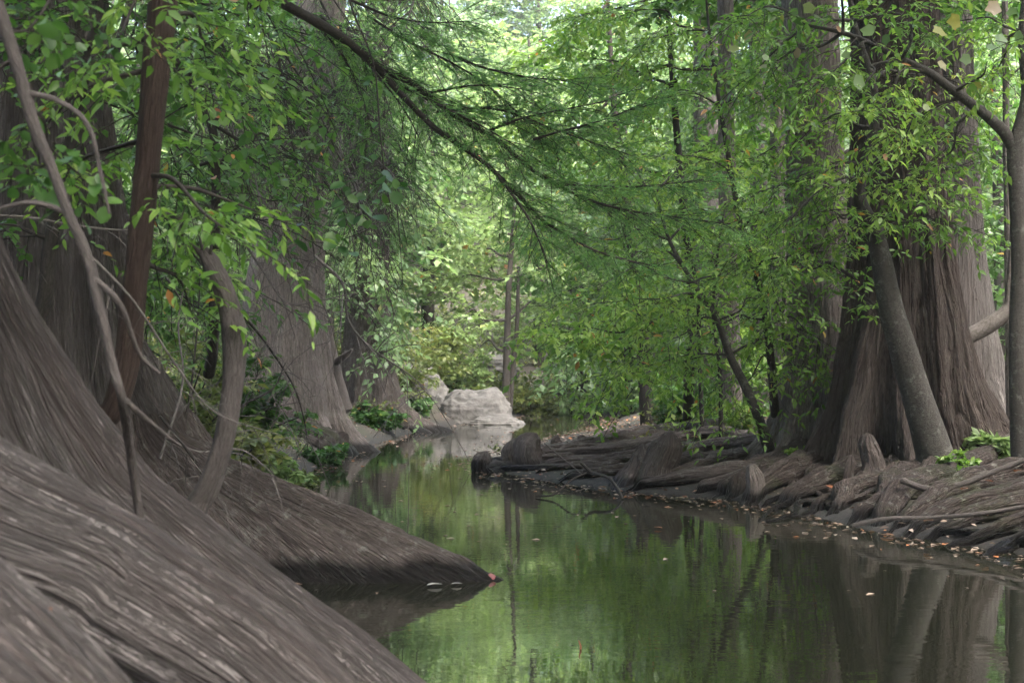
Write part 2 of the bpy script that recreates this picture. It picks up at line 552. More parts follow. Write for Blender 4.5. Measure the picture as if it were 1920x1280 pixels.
M['far'] = leaf_mat("far leaves", [(0, (.05, .09, .045)), (.5, (.115, .19, .085)), (.95, (.20, .285, .12)), (1, (.2, .2, .08))], trans=.5)
M['olive'] = leaf_mat("undergrowth leaves", [(0, (.05, .075, .02)), (.5, (.09, .125, .03)), (.9, (.17, .19, .05)), (.97, (.22, .12, .05))], trans=.4)
M['fading'] = leaf_mat("fading large leaves", [(0, (.06, .12, .04)), (.5, (.10, .16, .06)), (.75, (.17, .17, .03)), (.9, (.18, .13, .09)), (1, (.16, .05, .02))], trans=.35)
M['straw'] = leaf_mat("dry grass", [(0, (.25, .2, .11)), (1, (.42, .36, .22))], trans=.3, tboost=(1, 1, 1))
M['litter'] = leaf_mat("fallen leaves", [(0, (.06, .04, .028)), (.4, (.14, .095, .065)), (.75, (.26, .19, .14)), (.9, (.36, .30, .25)), (.96, (.34, .11, .03)), (1, (.4, .15, .04))], trans=.15, tboost=(1, 1, 1), rough=.6)
M['orange'] = leaf_mat("orange fallen leaf", [(0, (.15, .045, .016)), (.5, (.22, .085, .035)), (1, (.28, .18, .11))], trans=.2, tboost=(1, 1, 1), rough=.5)
M['redleaf'] = leaf_mat("red fallen leaf", [(0, (.10, .012, .016)), (1, (.12, .016, .02))], trans=.1, tboost=(1, 1, 1), rough=.45)
M['paleleaf'] = leaf_mat("bleached fallen leaf", [(0, (.28, .27, .26)), (1, (.34, .33, .31))], trans=.1, tboost=(1, 1, 1), rough=.6)

def rock_mat():
    m, nt, out = new_mat("limestone")
    L = nt.links
    geo = nd(nt, "ShaderNodeNewGeometry")
    f = noise(nt, geo.outputs["Position"], 1.6, 8, .65)
    f2 = noise(nt, geo.outputs["Position"], 9, 6, .6)
    col = ramp(nt, f, [(.3, (.02, .019, .017)), (.5, (.05, .047, .043)), (.68, (.095, .091, .085))])
    col = mixc(nt, .35, col, ramp(nt, f2, [(.35, (.018, .017, .015)), (.65, (.12, .115, .108))]))
    b = nd(nt, "ShaderNodeBump", i_Strength=.8, i_Distance=.04)
    L.new(f2, b.inputs["Height"])
    p = nd(nt, "ShaderNodeBsdfPrincipled", i_Roughness=.85)
    L.new(col, p.inputs["Base Color"])
    L.new(b.outputs[0], p.inputs["Normal"])
    L.new(p.outputs[0], out.inputs[0])
    return m
M['rock'] = rock_mat()

def ground_mat():
    m, nt, out = new_mat("forest floor")
    L = nt.links
    geo = nd(nt, "ShaderNodeNewGeometry")
    pos = geo.outputs["Position"]
    f = noise(nt, pos, 1.1, 6, .6)
    f2 = noise(nt, pos, 14, 6, .7)
    v = nd(nt, "ShaderNodeTexVoronoi", i_Scale=16.0)
    L.new(pos, v.inputs["Vector"])
    col = ramp(nt, f2, [(.3, (.006, .005, .004)), (.5, (.018, .014, .011)), (.7, (.048, .039, .031))])
    col = mixc(nt, .4, col, ramp(nt, v.outputs["Color"], [(.1, (.012, .009, .007)), (.6, (.04, .028, .02)), (.9, (.09, .07, .054))]))
    sx = nd(nt, "ShaderNodeSeparateXYZ")
    L.new(pos, sx.inputs[0])
    # green cover on the slopes beyond the creek, mud by the water
    g = math_n(nt, 'MULTIPLY', ramp(nt, f, [(.4, (0, 0, 0)), (.6, (1, 1, 1))]), .5)
    col = mixc(nt, g, col, (.022, .03, .011))
    wet = ramp(nt, sx.outputs[2], [(.06, (1, 1, 1)), (.16, (0, 0, 0))])
    col = mixc(nt, wet, col, mixc(nt, .88, col, (.005, .0045, .004)))
    b = nd(nt, "ShaderNodeBump", i_Strength=.8, i_Distance=.03)
    L.new(f2, b.inputs["Height"])
    p = nd(nt, "ShaderNodeBsdfPrincipled", i_Roughness=.9)
    L.new(col, p.inputs["Base Color"])
    L.new(b.outputs[0], p.inputs["Normal"])
    L.new(p.outputs[0], out.inputs[0])
    return m

def water_mat():
    m, nt, out = new_mat("still creek water")
    L = nt.links
    geo = nd(nt, "ShaderNodeNewGeometry")
    mp = nd(nt, "ShaderNodeMapping")
    mp.inputs["Scale"].default_value = (1.6, 4.2, 1)
    L.new(geo.outputs["Position"], mp.inputs["Vector"])
    h1 = noise(nt, mp.outputs[0], 1.9, 3, .5)
    mp2 = nd(nt, "ShaderNodeMapping")
    mp2.inputs["Scale"].default_value = (.5, .9, 1)
    L.new(geo.outputs["Position"], mp2.inputs["Vector"])
    h2 = noise(nt, mp2.outputs[0], 1.0, 2, .5)
    amp = ramp(nt, h2, [(.35, (.25, .25, .25)), (.65, (1, 1, 1))])
    h = math_n(nt, 'MULTIPLY', h1, amp)
    b = nd(nt, "ShaderNodeBump", i_Strength=1.0, i_Distance=.0016)
    L.new(h, b.inputs["Height"])
    p = nd(nt, "ShaderNodeBsdfPrincipled", i_Roughness=.015, i_IOR=2.8)
    p.inputs["Base Color"].default_value = (.010, .011, .007, 1)
    p.inputs["Specular IOR Level"].default_value = .75
    L.new(b.outputs[0], p.inputs["Normal"])
    L.new(p.outputs[0], out.inputs[0])
    return m

# ------------------------------------------------------------------ terrain
LEFT = [(-12, -1.2), (4, -1.15), (6, -1.3), (8, -1.6), (9.5, -1.7), (12, -2.3), (18, -2.5), (21, -2.6), (25, -2.3), (31, -1.75), (34.5, -.6), (38.5, .2), (42, 1.2)]
RIGHT = [(42, 3.1), (38.5, 2.9), (35, 2.6), (31.5, 2.2), (28, 1.3), (24.8, .4), (21, -.2), (18.4, -.45), (17.2, 0.05), (16.1, .55), (14.9, 1.3), (14.2, 2.0), (13.2, 2.5), (11.3, 2.85), (10, 3.5), (8, 4.3), (5, 5.2), (-12, 6.5)]
POLY = np.array([(x, y) for y, x in LEFT + RIGHT])

def creek_sd(x, y):
    """signed distance to the creek edge, positive on land; second result: nearer to the left bank?"""
    x, y = np.asarray(x, float), np.asarray(y, float)
    best = np.full(x.shape, 1e9)
    left = np.zeros(x.shape, bool)
    inside = np.zeros(x.shape, bool)
    n = len(POLY)
    for i in range(n):
        ax, ay = POLY[i]
        bx, by = POLY[(i + 1) % n]
        ex, ey = bx - ax, by - ay
        t = np.clip(((x - ax) * ex + (y - ay) * ey) / (ex * ex + ey * ey), 0, 1)
        d = np.hypot(x - ax - t * ex, y - ay - t * ey)
        b = d < best
        best = np.where(b, d, best)
        left = np.where(b, i < len(LEFT), left)
        c = ((ay > y) != (by > y)) & (x < ex * (y - ay) / (ey if ey else 1e-9) + ax)
        inside ^= c
    return np.where(inside, -best, best), left

def ground_z(x, y):
    x, y = np.asarray(x, float), np.asarray(y, float)
    d, left = creek_sd(x, y)
    bump = .07 * fbm(np.stack([x * .9, y * .9, 0 * x], -1), 3) + .02 * fbm(np.stack([x * 4, y * 4, 0 * x], -1), 2)
    zr = -.01 + (.36 - .06 * sm((y - 15.5) / 1.5) * sm((3.2 - x) / 1.2)) * (1 - np.exp(-np.maximum(d, 0) / 1.0)) + .50 * sm((d - 1.2) / 9)
    zl = -.01 + .62 * (1 - np.exp(-np.maximum(d, 0) / .8)) + .75 * sm((d - 1.4) / 4)
    w = sm((x + 1.2) / 1.0 * .5 + .5)
    w = np.where(y > 30, np.where(left, 0, 1) * 0 + w, w)
    z = zl * (1 - w) + zr * w
    z = z + bump * sm(d / .8)
    hill = 15 * sm((y - 44) / 48) + 3.0 * sm((np.abs(x - 1) - 14) / 30)
    z = z + hill
    zi = -.6 * sm((.12 - d) / .9) - .02
    return np.where(d > 0, z, zi)

def gz(x, y):
    return float(ground_z(np.array([x]), np.array([y]))[0])

def build_ground():
    xs = np.unique(np.round(np.concatenate([np.linspace(-260, -14, 18), np.arange(-14, -6, .5), np.arange(-6, 8, .11), np.arange(8, 16, .5), np.linspace(16, 260, 18)]), 3))
    ys = np.unique(np.round(np.concatenate([np.linspace(-120, -12, 8), np.arange(-12, 2, .7), np.arange(2, 22, .11), np.arange(22, 42, .25), np.arange(42, 92, 2), np.linspace(92, 420, 14)]), 3))
    X, Y = np.meshgrid(xs, ys)
    Z = ground_z(X, Y)
    mb = MB()
    mb.add(np.stack([X, Y, Z], -1), grid_faces(len(ys), len(xs), False))
    o = mb.build("ground", ground_mat())
    tag(o, kind="structure")
    mb = MB()
    wx, wy = np.linspace(-7, 9, 9), np.linspace(-12, 44, 27)
    X, Y = np.meshgrid(wx, wy)
    mb.add(np.stack([X, Y, 0 * X], -1), grid_faces(27, 9, False))
    tag(mb.build("water", water_mat()), kind="structure")
build_ground()

# ------------------------------------------------------------------ overhead crowns: the big cypresses, and one added as shade
def high_crown(root, c, rx, rz, n, seed, size=.26, mat='needle'):
    rng = np.random.default_rng(seed)
    mb = MB()
    S = np.repeat(np.array([[c[0], c[1], c[2] - rz * .6]]), n, 0)
    S[:, 2] += rng.random(n) * rz * 1.4
    az = rng.random(n) * 6.283
    D = nrm(np.stack([np.cos(az), np.sin(az), .15 + .5 * rng.random(n)], -1))
    L = rx * (.6 + .5 * rng.random(n))
    stems(mb, S, D, L, .15, .06, .02, 1)
    foliate(mb, S, D, L, Style('simple', size, sub=7, twig=6, leaves=6, subr=.5, twigr=.5, stem=.015), rng)
    return mb.build("crown", [M[mat], M['twig']], root)

# ------------------------------------------------------------------ branch-built small trees
def resample_dir(P, step):
    P = np.asarray(P, float)
    C = catmull(P, 60)
    s = np.concatenate([[0], np.cumsum(np.linalg.norm(np.diff(C, axis=0), axis=1))])
    n = max(1, int(round(s[-1] / step)))
    q = np.linspace(0, s[-1], n + 1)
    X = np.stack([np.interp(q, s, C[:, i]) for i in range(3)], -1)
    d = np.diff(X, axis=0)
    return X[:-1], nrm(d), np.linalg.norm(d, axis=1)

def limb_path(a, b, rng, sag=.08, wig=.08):
    a, b = np.asarray(a, float), np.asarray(b, float)
    L = np.linalg.norm(b - a)
    m = [a]
    for t in (.33, .66):
        q = a + (b - a) * t
        q = q + rng.standard_normal(3) * wig * L
        q[2] += sag * L * math.sin(math.pi * t)
        m.append(q)
    m.append(b)
    return np.array(m)

def small_tree(name, label, cat, trunk, rad, limbs, style, leafm, barkm, seed, group=None, step=.45, lr=.018, nseg=10, extra_trunks=(), loc=None, bark=.0):
    """trunk: world points base first; limbs: list of (t on trunk or start point, end point)"""
    rng = np.random.default_rng(seed)
    trunk = np.asarray(trunk, float)
    root = thing(name, loc if loc is not None else trunk[0], label, cat, group)
    mb = MB()
    tube(mb, trunk, rad, nseg, max(24, len(trunk) * 8), bark=bark, lump=.06, seed=seed)
    mb.build("trunk", M[barkm], root)
    for P, r in extra_trunks:
        mb = MB()
        tube(mb, P, r, nseg, max(20, len(P) * 7), bark=bark, lump=.06, seed=seed + 1)
        mb.build("trunk", M[barkm], root)
    C = catmull(trunk, 200)
    cr = MB()
    SS, DD, LL = [], [], []
    for a, b in limbs:
        if isinstance(a, (int, float)):
            k = min(199, int(a * 199))
            st, r0 = C[k], float(np.interp(a, np.linspace(0, 1, len(rad)), rad)) * .6
        else:
            st, r0 = np.asarray(a, float), lr
        P = limb_path(st, b, rng)
        r0 = min(max(r0, .008), lr)
        bm = MB()
        tube(bm, P, [r0, r0 * .7, r0 * .5, r0 * .25], 6, 16, seed=seed)
        bm.build("branch", M[barkm], root)
        S, D, L = resample_dir(P, step)
        SS.append(S); DD.append(D); LL.append(L)
        # the tip goes on a little
        SS.append(P[-1:]); DD.append(nrm(P[-1:] - P[-2:-1])); LL.append(np.array([step]))
    foliate(cr, np.vstack(SS), np.vstack(DD), np.concatenate(LL), style, rng)
    cr.build("crown", [M[leafm], M['twig']], root)
    return root

def auto_limbs(base, top, cr, n, rng, z0=.3):
    """limb end points around an upright trunk"""
    out = []
    for i in range(n):
        t = z0 + (.98 - z0) * (i + rng.random()) / n
        az = i * 2.4 + rng.random()
        p = base + (top - base) * t
        w = cr * math.sin(math.pi * min(1, .25 + .75 * (1 - (t - z0) / (1 - z0)))) ** .6 * (.6 + .5 * rng.random())
        out.append((t, p + np.array([math.cos(az) * w, math.sin(az) * w, .25 * w * (rng.random() - .2)])))
    return out

# ------------------------------------------------------------------ LEFT: nearest cypress with roots running to the water
def near_cypress():
    root = thing("cypress_tree", (-2.45, 4.4, 0), "closest cypress, out of focus, with broad smooth roots sweeping across the lower left corner", "tree", "bald cypresses along the creek")
    mb = MB()
    buttress(mb, -2.45, 4.4, -.25, 7.0, [(-.25, .62), (1.2, .6), (3, .5), (7, .4)],
             [(-2, .30, [(-.25, 2.2), (0, 1.95), (.35, 1.51), (.49, 1.35), (.67, 1.11), (.865, .85), (.96, .72), (1.19, .54), (1.46, .38), (1.72, .27), (2.2, .15), (3.2, .03)]),
              (-24, .11, [(-.25, 1.9), (.4, 1.1), (.8, .62), (1.2, .36), (1.8, .16), (3, .03)]),
              (-50, .20, [(-.25, 1.3), (.5, .8), (1.2, .4), (2, .15), (3, 0)]),
              (40, .3, [(-.25, 1.2), (.6, .6), (1.5, .2), (3, 0)]),
              (150, .4, [(-.25, 1.2), (.6, .6), (1.5, .2), (3, 0)]),
              (215, .4, [(-.25, 1.2), (.6, .6), (1.5, .2), (3, 0)])],
             nth=460, nz=260, bark=.018, k=18, st=18, seed=3, lump=.06, zref=.6, dense=1.6)
    mb.build("trunk", M['bark_near'], root)
    # root ridges in front, towards the camera's right
    for P, r, fl, sd in [
        ([(-2.3, 4.0, 2.0), (-1.75, 3.62, 1.22), (-1.19, 3.32, .90), (-.88, 3.28, .745), (-.56, 3.22, .555), (-.32, 3.16, .33), (-.04, 3.05, .02), (.2, 2.9, -.3)], [.16, .21, .20, .185, .175, .17, .165, .16], 1.0, 1),
        ([(-2.2, 3.3, 1.45), (-1.4, 2.75, 1.07), (-.93, 2.5, .80), (-.70, 2.47, .60), (-.5, 2.42, .36), (-.35, 2.35, -.0), (-.3, 2.3, -.3)], [.15, .14, .125, .12, .12, .12, .12], 1.0, 4),
        ([(-2.0, 3.0, 1.2), (-1.2, 2.35, .95), (-.78, 2.12, .80), (-.62, 2.1, .62), (-.5, 2.05, .3), (-.45, 2.0, -.2)], [.14, .13, .10, .09, .09, .09], 1.0, 6)]:
        mb = MB()
        tube(mb, P, r, 150, 260, flat=fl, bark=.015, k=19, st=18, seed=sd, lump=.16)
        mb.build("buttress_root", M['bark_near'], root)
    high_crown(root, (-.3, 2.2, 9.5), 7.5, 3, 60, 11, size=.32)  # unseen crown, spread and shifted to block sky and sun over the foreground
near_cypress()

# ------------------------------------------------------------------ LEFT: second cypress, dark root running into the water, branch over the creek
def second_cypress():
    root = thing("cypress_tree", (-3.05, 9.1, .9), "fissured cypress behind the closest one, its dark root ending pointed in the water", "tree", "bald cypresses along the creek")
    mb = MB()
    buttress(mb, -3.05, 9.1, -.25, 8.0, [(-.25, .56), (1.5, .52), (3, .46), (8, .38)],
             [(-7, .17, [(-.25, 3.05), (-.03, 2.42), (.153, 2.10), (.39, 1.62), (.59, 1.12), (.76, .70), (.895, .42), (1.14, .22), (1.8, .08), (3, 0)]),
              (-32, .20, [(-.25, 1.6), (.0, 1.3), (.4, .75), (.8, .3), (1.6, .08), (3, 0)]),
              (-75, .28, [(-.25, 1.2), (.5, .6), (1.5, .15), (3, 0)]),
              (35, .26, [(-.25, 1.5), (.5, .9), (1.5, .2), (3, 0)]),
              (140, .4, [(-.25, 1.2), (.6, .6), (1.5, .2), (3, 0)]),
              (220, .4, [(-.25, 1.2), (.6, .6), (1.5, .2), (3, 0)])],
             nth=640, nz=360, bark=.024, k=24, st=6, seed=8, lump=.04, zref=.35, dense=1.7, zsplit=1.0)
    mb.build("trunk", [M['bark_mid'], M['bark_pale']], root)
    # hero branch: reaches out of the top left over the water
    rng = np.random.default_rng(40)
    def limb(P, r, nm="branch"):
        b = MB()
        tube(b, P, r, 9, 60, seed=7, lump=.12)
        b.build(nm, M['twig'], root)
    main = np.vstack([[(-2.9, 9.2, 6.6)], WP([(430, -60, 10.2), (520, 0, 10.6), (640, 70, 10.8), (710, 125, 11), (775, 158, 11), (850, 215, 11.1), (930, 262, 11.2), (1000, 320, 11.3), (1060, 355, 11.3), (1130, 385, 11.4), (1200, 405, 11.5)])])
    limb(main, [.06, .044, .040, .036, .033, .028, .022, .018, .015, .012, .010, .007])
    low = WP([(700, 118, 11), (760, 185, 10.9), (815, 240, 10.9), (880, 285, 10.9), (925, 320, 10.9), (980, 375, 10.9), (1015, 410, 10.9), (1060, 440, 10.8), (1130, 475, 10.8), (1230, 500, 10.8)])
    limb(low, [.028, .024, .021, .018, .016, .014, .012, .010, .008, .005])
    more = [
        WP([(690, 30, 11.5), (760, 75, 11.5), (850, 120, 11.5), (920, 165, 11.5), (990, 230, 11.5), (1060, 285, 11.5)]),
        WP([(860, 110, 11.6), (910, 128, 11.6), (990, 145, 11.6), (1060, 152, 11.6), (1110, 170, 11.6)]),
        WP([(905, 250, 11.2), (980, 222, 11.2), (1060, 205, 11.2), (1140, 190, 11.2)]),
        WP([(1000, 262, 11.2), (1045, 248, 11.2), (1130, 225, 11.1), (1230, 185, 11.1)]),
        WP([(1040, 345, 11.2), (1130, 350, 11.1), (1220, 348, 11), (1330, 335, 11)]),
        WP([(1090, 372, 11.2), (1180, 395, 11.1), (1290, 410, 11.1), (1370, 420, 11)]),
        WP([(925, 318, 10.9), (985, 400, 10.7), (1010, 450, 10.6), (1030, 500, 10.6)]),
        WP([(760, 165, 11), (830, 200, 10.8), (900, 235, 10.7), (970, 275, 10.7)]),
        WP([(655, 0, 11.2), (730, 30, 11.2), (800, 42, 11.2), (890, 40, 11.2)]),
        WP([(800, 175, 11.2), (900, 160, 11.2), (1000, 170, 11.3)]),
        WP([(820, 210, 11.2), (930, 205, 11.2), (1060, 250, 11.3), (1180, 290, 11.3)]),
        WP([(600, 30, 11.1), (690, 120, 11.2), (760, 210, 11.3), (800, 290, 11.3)]),
        WP([(560, 15, 10.9), (640, 100, 11.0), (680, 190, 11.0), (700, 260, 11.1)]),
    ]
    cr = MB()
    st = Style('needle', .034, sub=6, twig=7, leaves=24, subL=.42, twigL=.15, ang=.75, jit=.18, droop=.12, flatten=.35, ldroop=.25, upj=.7, stem=.0035, lang=1.0, tmin=.05)
    SS, DD, LL = [], [], []
    for P in [main[3:], low[2:]] + more:
        S, D, L = resample_dir(P, .16)
        SS.append(S); DD.append(D); LL.append(L)
    for P in more:
        limb(P, [.012, .009, .006, .003])
    st.sub = 3
    st.keep = .8
    foliate(cr, np.vstack(SS), np.vstack(DD), np.concatenate(LL), st, rng)
    cr.build("foliage", [M['needle'], M['twig']], root)
    high_crown(root, (-2.4, 9.4, 10.5), 5.5, 3, 36, 12, size=.3)
second_cypress()

# ------------------------------------------------------------------ LEFT: mid distance cypresses
def mid_cypress():
    Y = 22.3
    cx = (535 - 960) / FPX * Y
    root = thing("cypress_tree", (cx, Y, .3), "tall grey cypress with flared fluted base in the middle of the left bank", "tree", "bald cypresses along the creek")
    mb = MB()
    buttress(mb, cx, Y, -.2, 9.0, [(-.2, .62), (.8, .62), (1.6, .6), (2.8, .57), (4.0, .5), (6.3, .40), (9, .33)],
             [(-8, .20, [(-.2, 1.15), (0, .95), (.25, .62), (.6, .36), (1.2, .16), (2.2, .04), (3, 0)]),
              (-42, .22, [(-.2, .9), (.2, .55), (.6, .3), (1.5, .12), (3, .05), (5, 0)]),
              (-85, .26, [(-.2, .8), (.3, .4), (1, .18), (2.5, .06), (5, 0)]),
              (-125, .22, [(-.2, .7), (.3, .4), (1, .2), (2, .1), (4, .03)]),
              (185, .3, [(-.2, .6), (.3, .35), (1, .15), (3, 0)]),
              (60, .4, [(-.2, .8), (.5, .4), (2, 0)]), (120, .4, [(-.2, .8), (.5, .4), (2, 0)])],
             lean=[(0, 0, 0), (2.8, 0, 0), (6.3, .42, .2), (9, .8, .3)], nth=340, nz=300, bark=.022, k=17, st=11, seed=15, lump=.04, zref=.5, dense=1.5)
    mb.build("trunk", M['bark_grey'], root)
    rng = np.random.default_rng(9)
    for i in range(26):            # fine roots webbed over the bank below the flare
        a = R(rng.uniform(-115, 5))
        r0 = rng.uniform(.7, .95)
        L = rng.uniform(.5, 1.15)
        P = []
        for t in np.linspace(0, 1, 5):
            x, y = cx + math.cos(a) * (r0 + L * t), Y + math.sin(a) * (r0 + L * t)
            P.append((x + .05 * rng.standard_normal(), y, max(-.12, gz(x, y) + .10 * (1 - t) + .03)))
        mb = MB()
        tube(mb, P, [.13, .11, .09, .07, .05], 16, 30, bark=.008, seed=i, lump=.15)
        mb.build("root", M['bark_root'], root)
    # hanging branchlets with thin needle sprays
    SS, DD, LL = [], [], []
    for (a, b) in [((600, 60), (720, 230)), ((590, 120), (690, 330)), ((570, 160), (470, 250)), ((600, 20), (700, 120)), ((560, 220), (640, 340)), ((600, 250), (700, 420)),
                   ((560, 60), (440, 200)), ((620, -40), (760, 60)), ((590, 180), (740, 330)), ((600, 200), (720, 300)), ((560, 100), (380, 260)), ((600, 90), (820, 190))]:
        P = limb_path(W(*a, Y), W(*b, Y - 1.5 - 2 * rng.random()), rng, sag=.05)
        bm = MB()
        tube(bm, P, [.03, .02, .014, .008], 6, 16)
        bm.build("branch", M['twig'], root)
        S, D, L = resample_dir(P, .35)
        SS.append(S); DD.append(D); LL.append(L)
    cr = MB()
    foliate(cr, np.vstack(SS), np.vstack(DD), np.concatenate(LL), Style('needle', .075, sub=4, twig=7, leaves=12, subL=.7, twigL=.28, ang=.7, jit=.25, droop=.45, stem=.011, upj=.8, keep=.42), rng)
    cr.build("foliage", [M['mid'], M['twig']], root)
    high_crown(root, (cx + .8, Y + .2, 11), 4, 3, 14, 13, size=.3)

    Y = 29.2
    cx = (690 - 960) / FPX * Y
    root = thing("cypress_tree", (cx, Y, .2), "smaller grey cypress near the limestone boulder, long roots spreading right", "tree", "bald cypresses along the creek")
    mb = MB()
    buttress(mb, cx, Y, -.2, 9.0, [(-.2, .56), (.6, .53), (1.5, .48), (2.6, .42), (5, .34), (9, .27)],
             [(-4, .15, [(-.2, 1.6), (.05, 1.12), (.2, .72), (.45, .36), (.9, .14), (1.6, .03), (2.5, 0)]),
              (-26, .16, [(-.2, 1.3), (.05, .85), (.2, .5), (.6, .2), (1.3, .04), (2.5, 0)]),
              (-60, .2, [(-.2, .9), (.2, .45), (.6, .2), (1.5, .05), (3, 0)]),
              (-105, .22, [(-.2, .8), (.2, .4), (.6, .2), (1.5, .05), (3, 0)]),
              (190, .3, [(-.2, .7), (.3, .35), (1, .1), (3, 0)]), (90, .5, [(-.2, .6), (1, .1), (3, 0)])],
             lean=[(0, 0, 0), (3, .02, 0), (6, .15, 0), (9, .3, 0)], nth=300, nz=220, bark=.02, k=15, st=11, seed=22, lump=.04, zref=.35, dense=1.5)
    mb.build("trunk", M['bark_mid'], root)
    rng = np.random.default_rng(19)
    for i in range(16):
        a = R(rng.uniform(-130, 15))
        L = rng.uniform(.6, 1.3)
        P = []
        for t in np.linspace(0, 1, 5):
            x, y = cx + math.cos(a) * (.45 + L * t), Y + math.sin(a) * (.45 + L * t)
            P.append((x + .05 * rng.standard_normal(), y, max(-.12, gz(x, y) + .10 * (1 - t) + .03)))
        mb = MB()
        tube(mb, P, [.12, .10, .08, .06, .04], 14, 30, bark=.01, seed=i, lump=.15)
        mb.build("root", M['bark_root'], root)
    high_crown(root, (cx + .3, Y, 10), 3.5, 3, 12, 14, size=.3)
mid_cypress()

def snag():
    root = thing("broken_snag", W(622, 705, 23.2), "short pale broken snag with a jagged top beside the tall grey cypress", "snag")
    mb = MB()
    P = WP([(640, 770, 23.2), (628, 710, 23.2), (622, 660, 23.2), (617, 625, 23.2), (622, 596, 23.2)])
    tube(mb, P, [.2, .13, .085, .06, .02], 20, 40, bark=.012, lump=.2, seed=5)
    mb.build("trunk", M['bark_dead'], root)
    mb = MB()
    tube(mb, WP([(622, 685, 23.2), (645, 668, 23.0), (660, 655, 22.9)]), [.07, .05, .02], 12, 14, lump=.2)
    tube(mb, WP([(628, 690, 23.2), (612, 655, 23.1), (608, 640, 23.1)]), [.06, .04, .015], 12, 14, lump=.2)
    mb.build("branch_stub", M['bark_dead'], root)
snag()

# ------------------------------------------------------------------ LEFT: leaning dark trunk, curved stub, pale stem
def leaning_trunk():
    rng = np.random.default_rng(21)
    Y = 5.2
    base = np.array([-1.72, 5.35, .35])
    tr = np.vstack([[base], WP([(178, 825, 5.25), (212, 765, 5.2), (236, 690, 5.2), (247, 590, 5.2), (262, 450, 5.2), (277, 300, 5.2), (291, 150, 5.2), (305, 0, 5.2), (318, -160, 5.2), (335, -500, 5.2)])])
    root = thing("juniper_tree", base, "slender dark red-brown trunk leaning right across the left side, stringy bark", "tree")
    mb = MB()
    tube(mb, tr, [.056, .048, .043, .047, .044, .046, .046, .051, .052, .054, .05], 60, 240, bark=.004, k=60, st=14, seed=2, lump=.12)
    mb.build("trunk", M['bark_red'], root)
    SS, DD, LL = [], [], []
    for a, b in [((300, 40), (430, 120)), ((270, 330), (440, 440)), ((265, 400), (400, 520)), ((258, 470), (360, 590)), ((300, 60), (150, 130)),
                 ((290, 130), (90, 230)), ((280, 260), (130, 360)), ((305, -60), (230, 60)), ((310, -100), (470, 0)), ((268, 350), (490, 400))]:
        P = limb_path(W(*a, Y), W(*b, Y + rng.uniform(-.5, .7)), rng, wig=.05)
        bm = MB()
        tube(bm, P, [.012, .009, .006, .003], 6, 16)
        bm.build("branch", M['twig'], root)
        S, D, L = resample_dir(P, .2)
        SS.append(S); DD.append(D); LL.append(L)
    cr = MB()
    foliate(cr, np.vstack(SS), np.vstack(DD), np.concatenate(LL), Style('lance', .062, sub=2, twig=4, leaves=6, subL=.26, twigL=.13, stem=.003, droop=.3), rng)
    cr.build("foliage", [M['bright'], M['twig']], root)
leaning_trunk()

def curved_stub():
    Y = 5.5
    base = W(335, 1040, 5.45)
    base[2] = .3
    root = thing("dead_trunk", base, "bare curved grey trunk bowing right, broken off at the top", "dead trunk")
    mb = MB()
    P = np.vstack([[base], WP([(362, 975, Y), (388, 915, Y), (413, 850, Y), (430, 780, Y), (438, 700, Y), (438, 620, Y), (424, 555, Y), (400, 500, Y), (380, 470, Y)])])
    tube(mb, P, [.05, .047, .045, .043, .041, .043, .045, .042, .04, .022], 40, 160, bark=.003, k=50, st=8, lump=.22, seed=4)
    mb.build("trunk", M['bark_dead'], root)
    mb = MB()
    for q in [((385, 480), (372, 440)), ((392, 488), (398, 452)), ((376, 475), (358, 455))]:
        tube(mb, WP([(*q[0], Y), (*q[1], Y - .05)]), [.014, .002], 7, 6)
    mb.build("splinter", M['bark_dead'], root)
curved_stub()

def pale_stem():
    Y = 3.75
    rng = np.random.default_rng(31)
    P = WP([(-30, -60, Y), (5, 40, Y), (40, 150, Y), (62, 230, Y), (95, 310, Y), (128, 400, Y), (160, 470, Y), (178, 540, Y), (195, 610, Y), (212, 690, Y), (228, 745, Y), (245, 850, Y + .2)])
    P = np.vstack([P, [(-1.05, 4.1, .7)]])[::-1]
    root = thing("sapling", P[0], "thin pale sapling stem, blurred and closest to the camera, crossing the left edge", "sapling")
    mb = MB()
    tube(mb, P, [.012, .013, .012, .0125, .013, .0135, .0135, .014, .015, .016, .017, .018, .019], 20, 120, lump=.15, seed=3)
    mb.build("trunk", M['bark_dead'], root)
    for Q in [WP([(55, 175, Y), (110, 190, Y), (165, 235, Y), (190, 330, Y), (205, 400, Y)]), WP([(226, 742, Y), (280, 790, Y + .1), (330, 830, Y + .2)]), WP([(130, 400, Y), (60, 380, Y), (-20, 395, Y)]),
              WP([(175, 520, Y), (225, 570, Y), (260, 660, Y + .1), (300, 700, Y + .1)])]:
        mb = MB()
        tube(mb, Q, [.009, .007, .004], 8, 24, seed=3)
        mb.build("branch", M['bark_dead'], root)
    SS, DD, LL = [], [], []
    for a, b in [((10, 60), (110, 20)), ((30, 120), (-60, 200)), ((0, 30), (60, -60)), ((60, 200), (150, 330)), ((90, 300), (20, 350))]:
        Q = limb_path(W(*a, Y), W(*b, Y + rng.uniform(-.1, .5)), rng)
        bm = MB()
        tube(bm, Q, [.005, .004, .002], 5, 10)
        bm.build("branch", M['twig'], root)
        S, D, L = resample_dir(Q, .14)
        SS.append(S); DD.append(D); LL.append(L)
    cr = MB()
    foliate(cr, np.vstack(SS), np.vstack(DD), np.concatenate(LL), Style('oval', .05, sub=2, twig=2, leaves=4, subL=.14, twigL=.09, stem=.002, droop=.3), rng)
    cr.build("foliage", [M['mid'], M['twig']], root)
pale_stem()

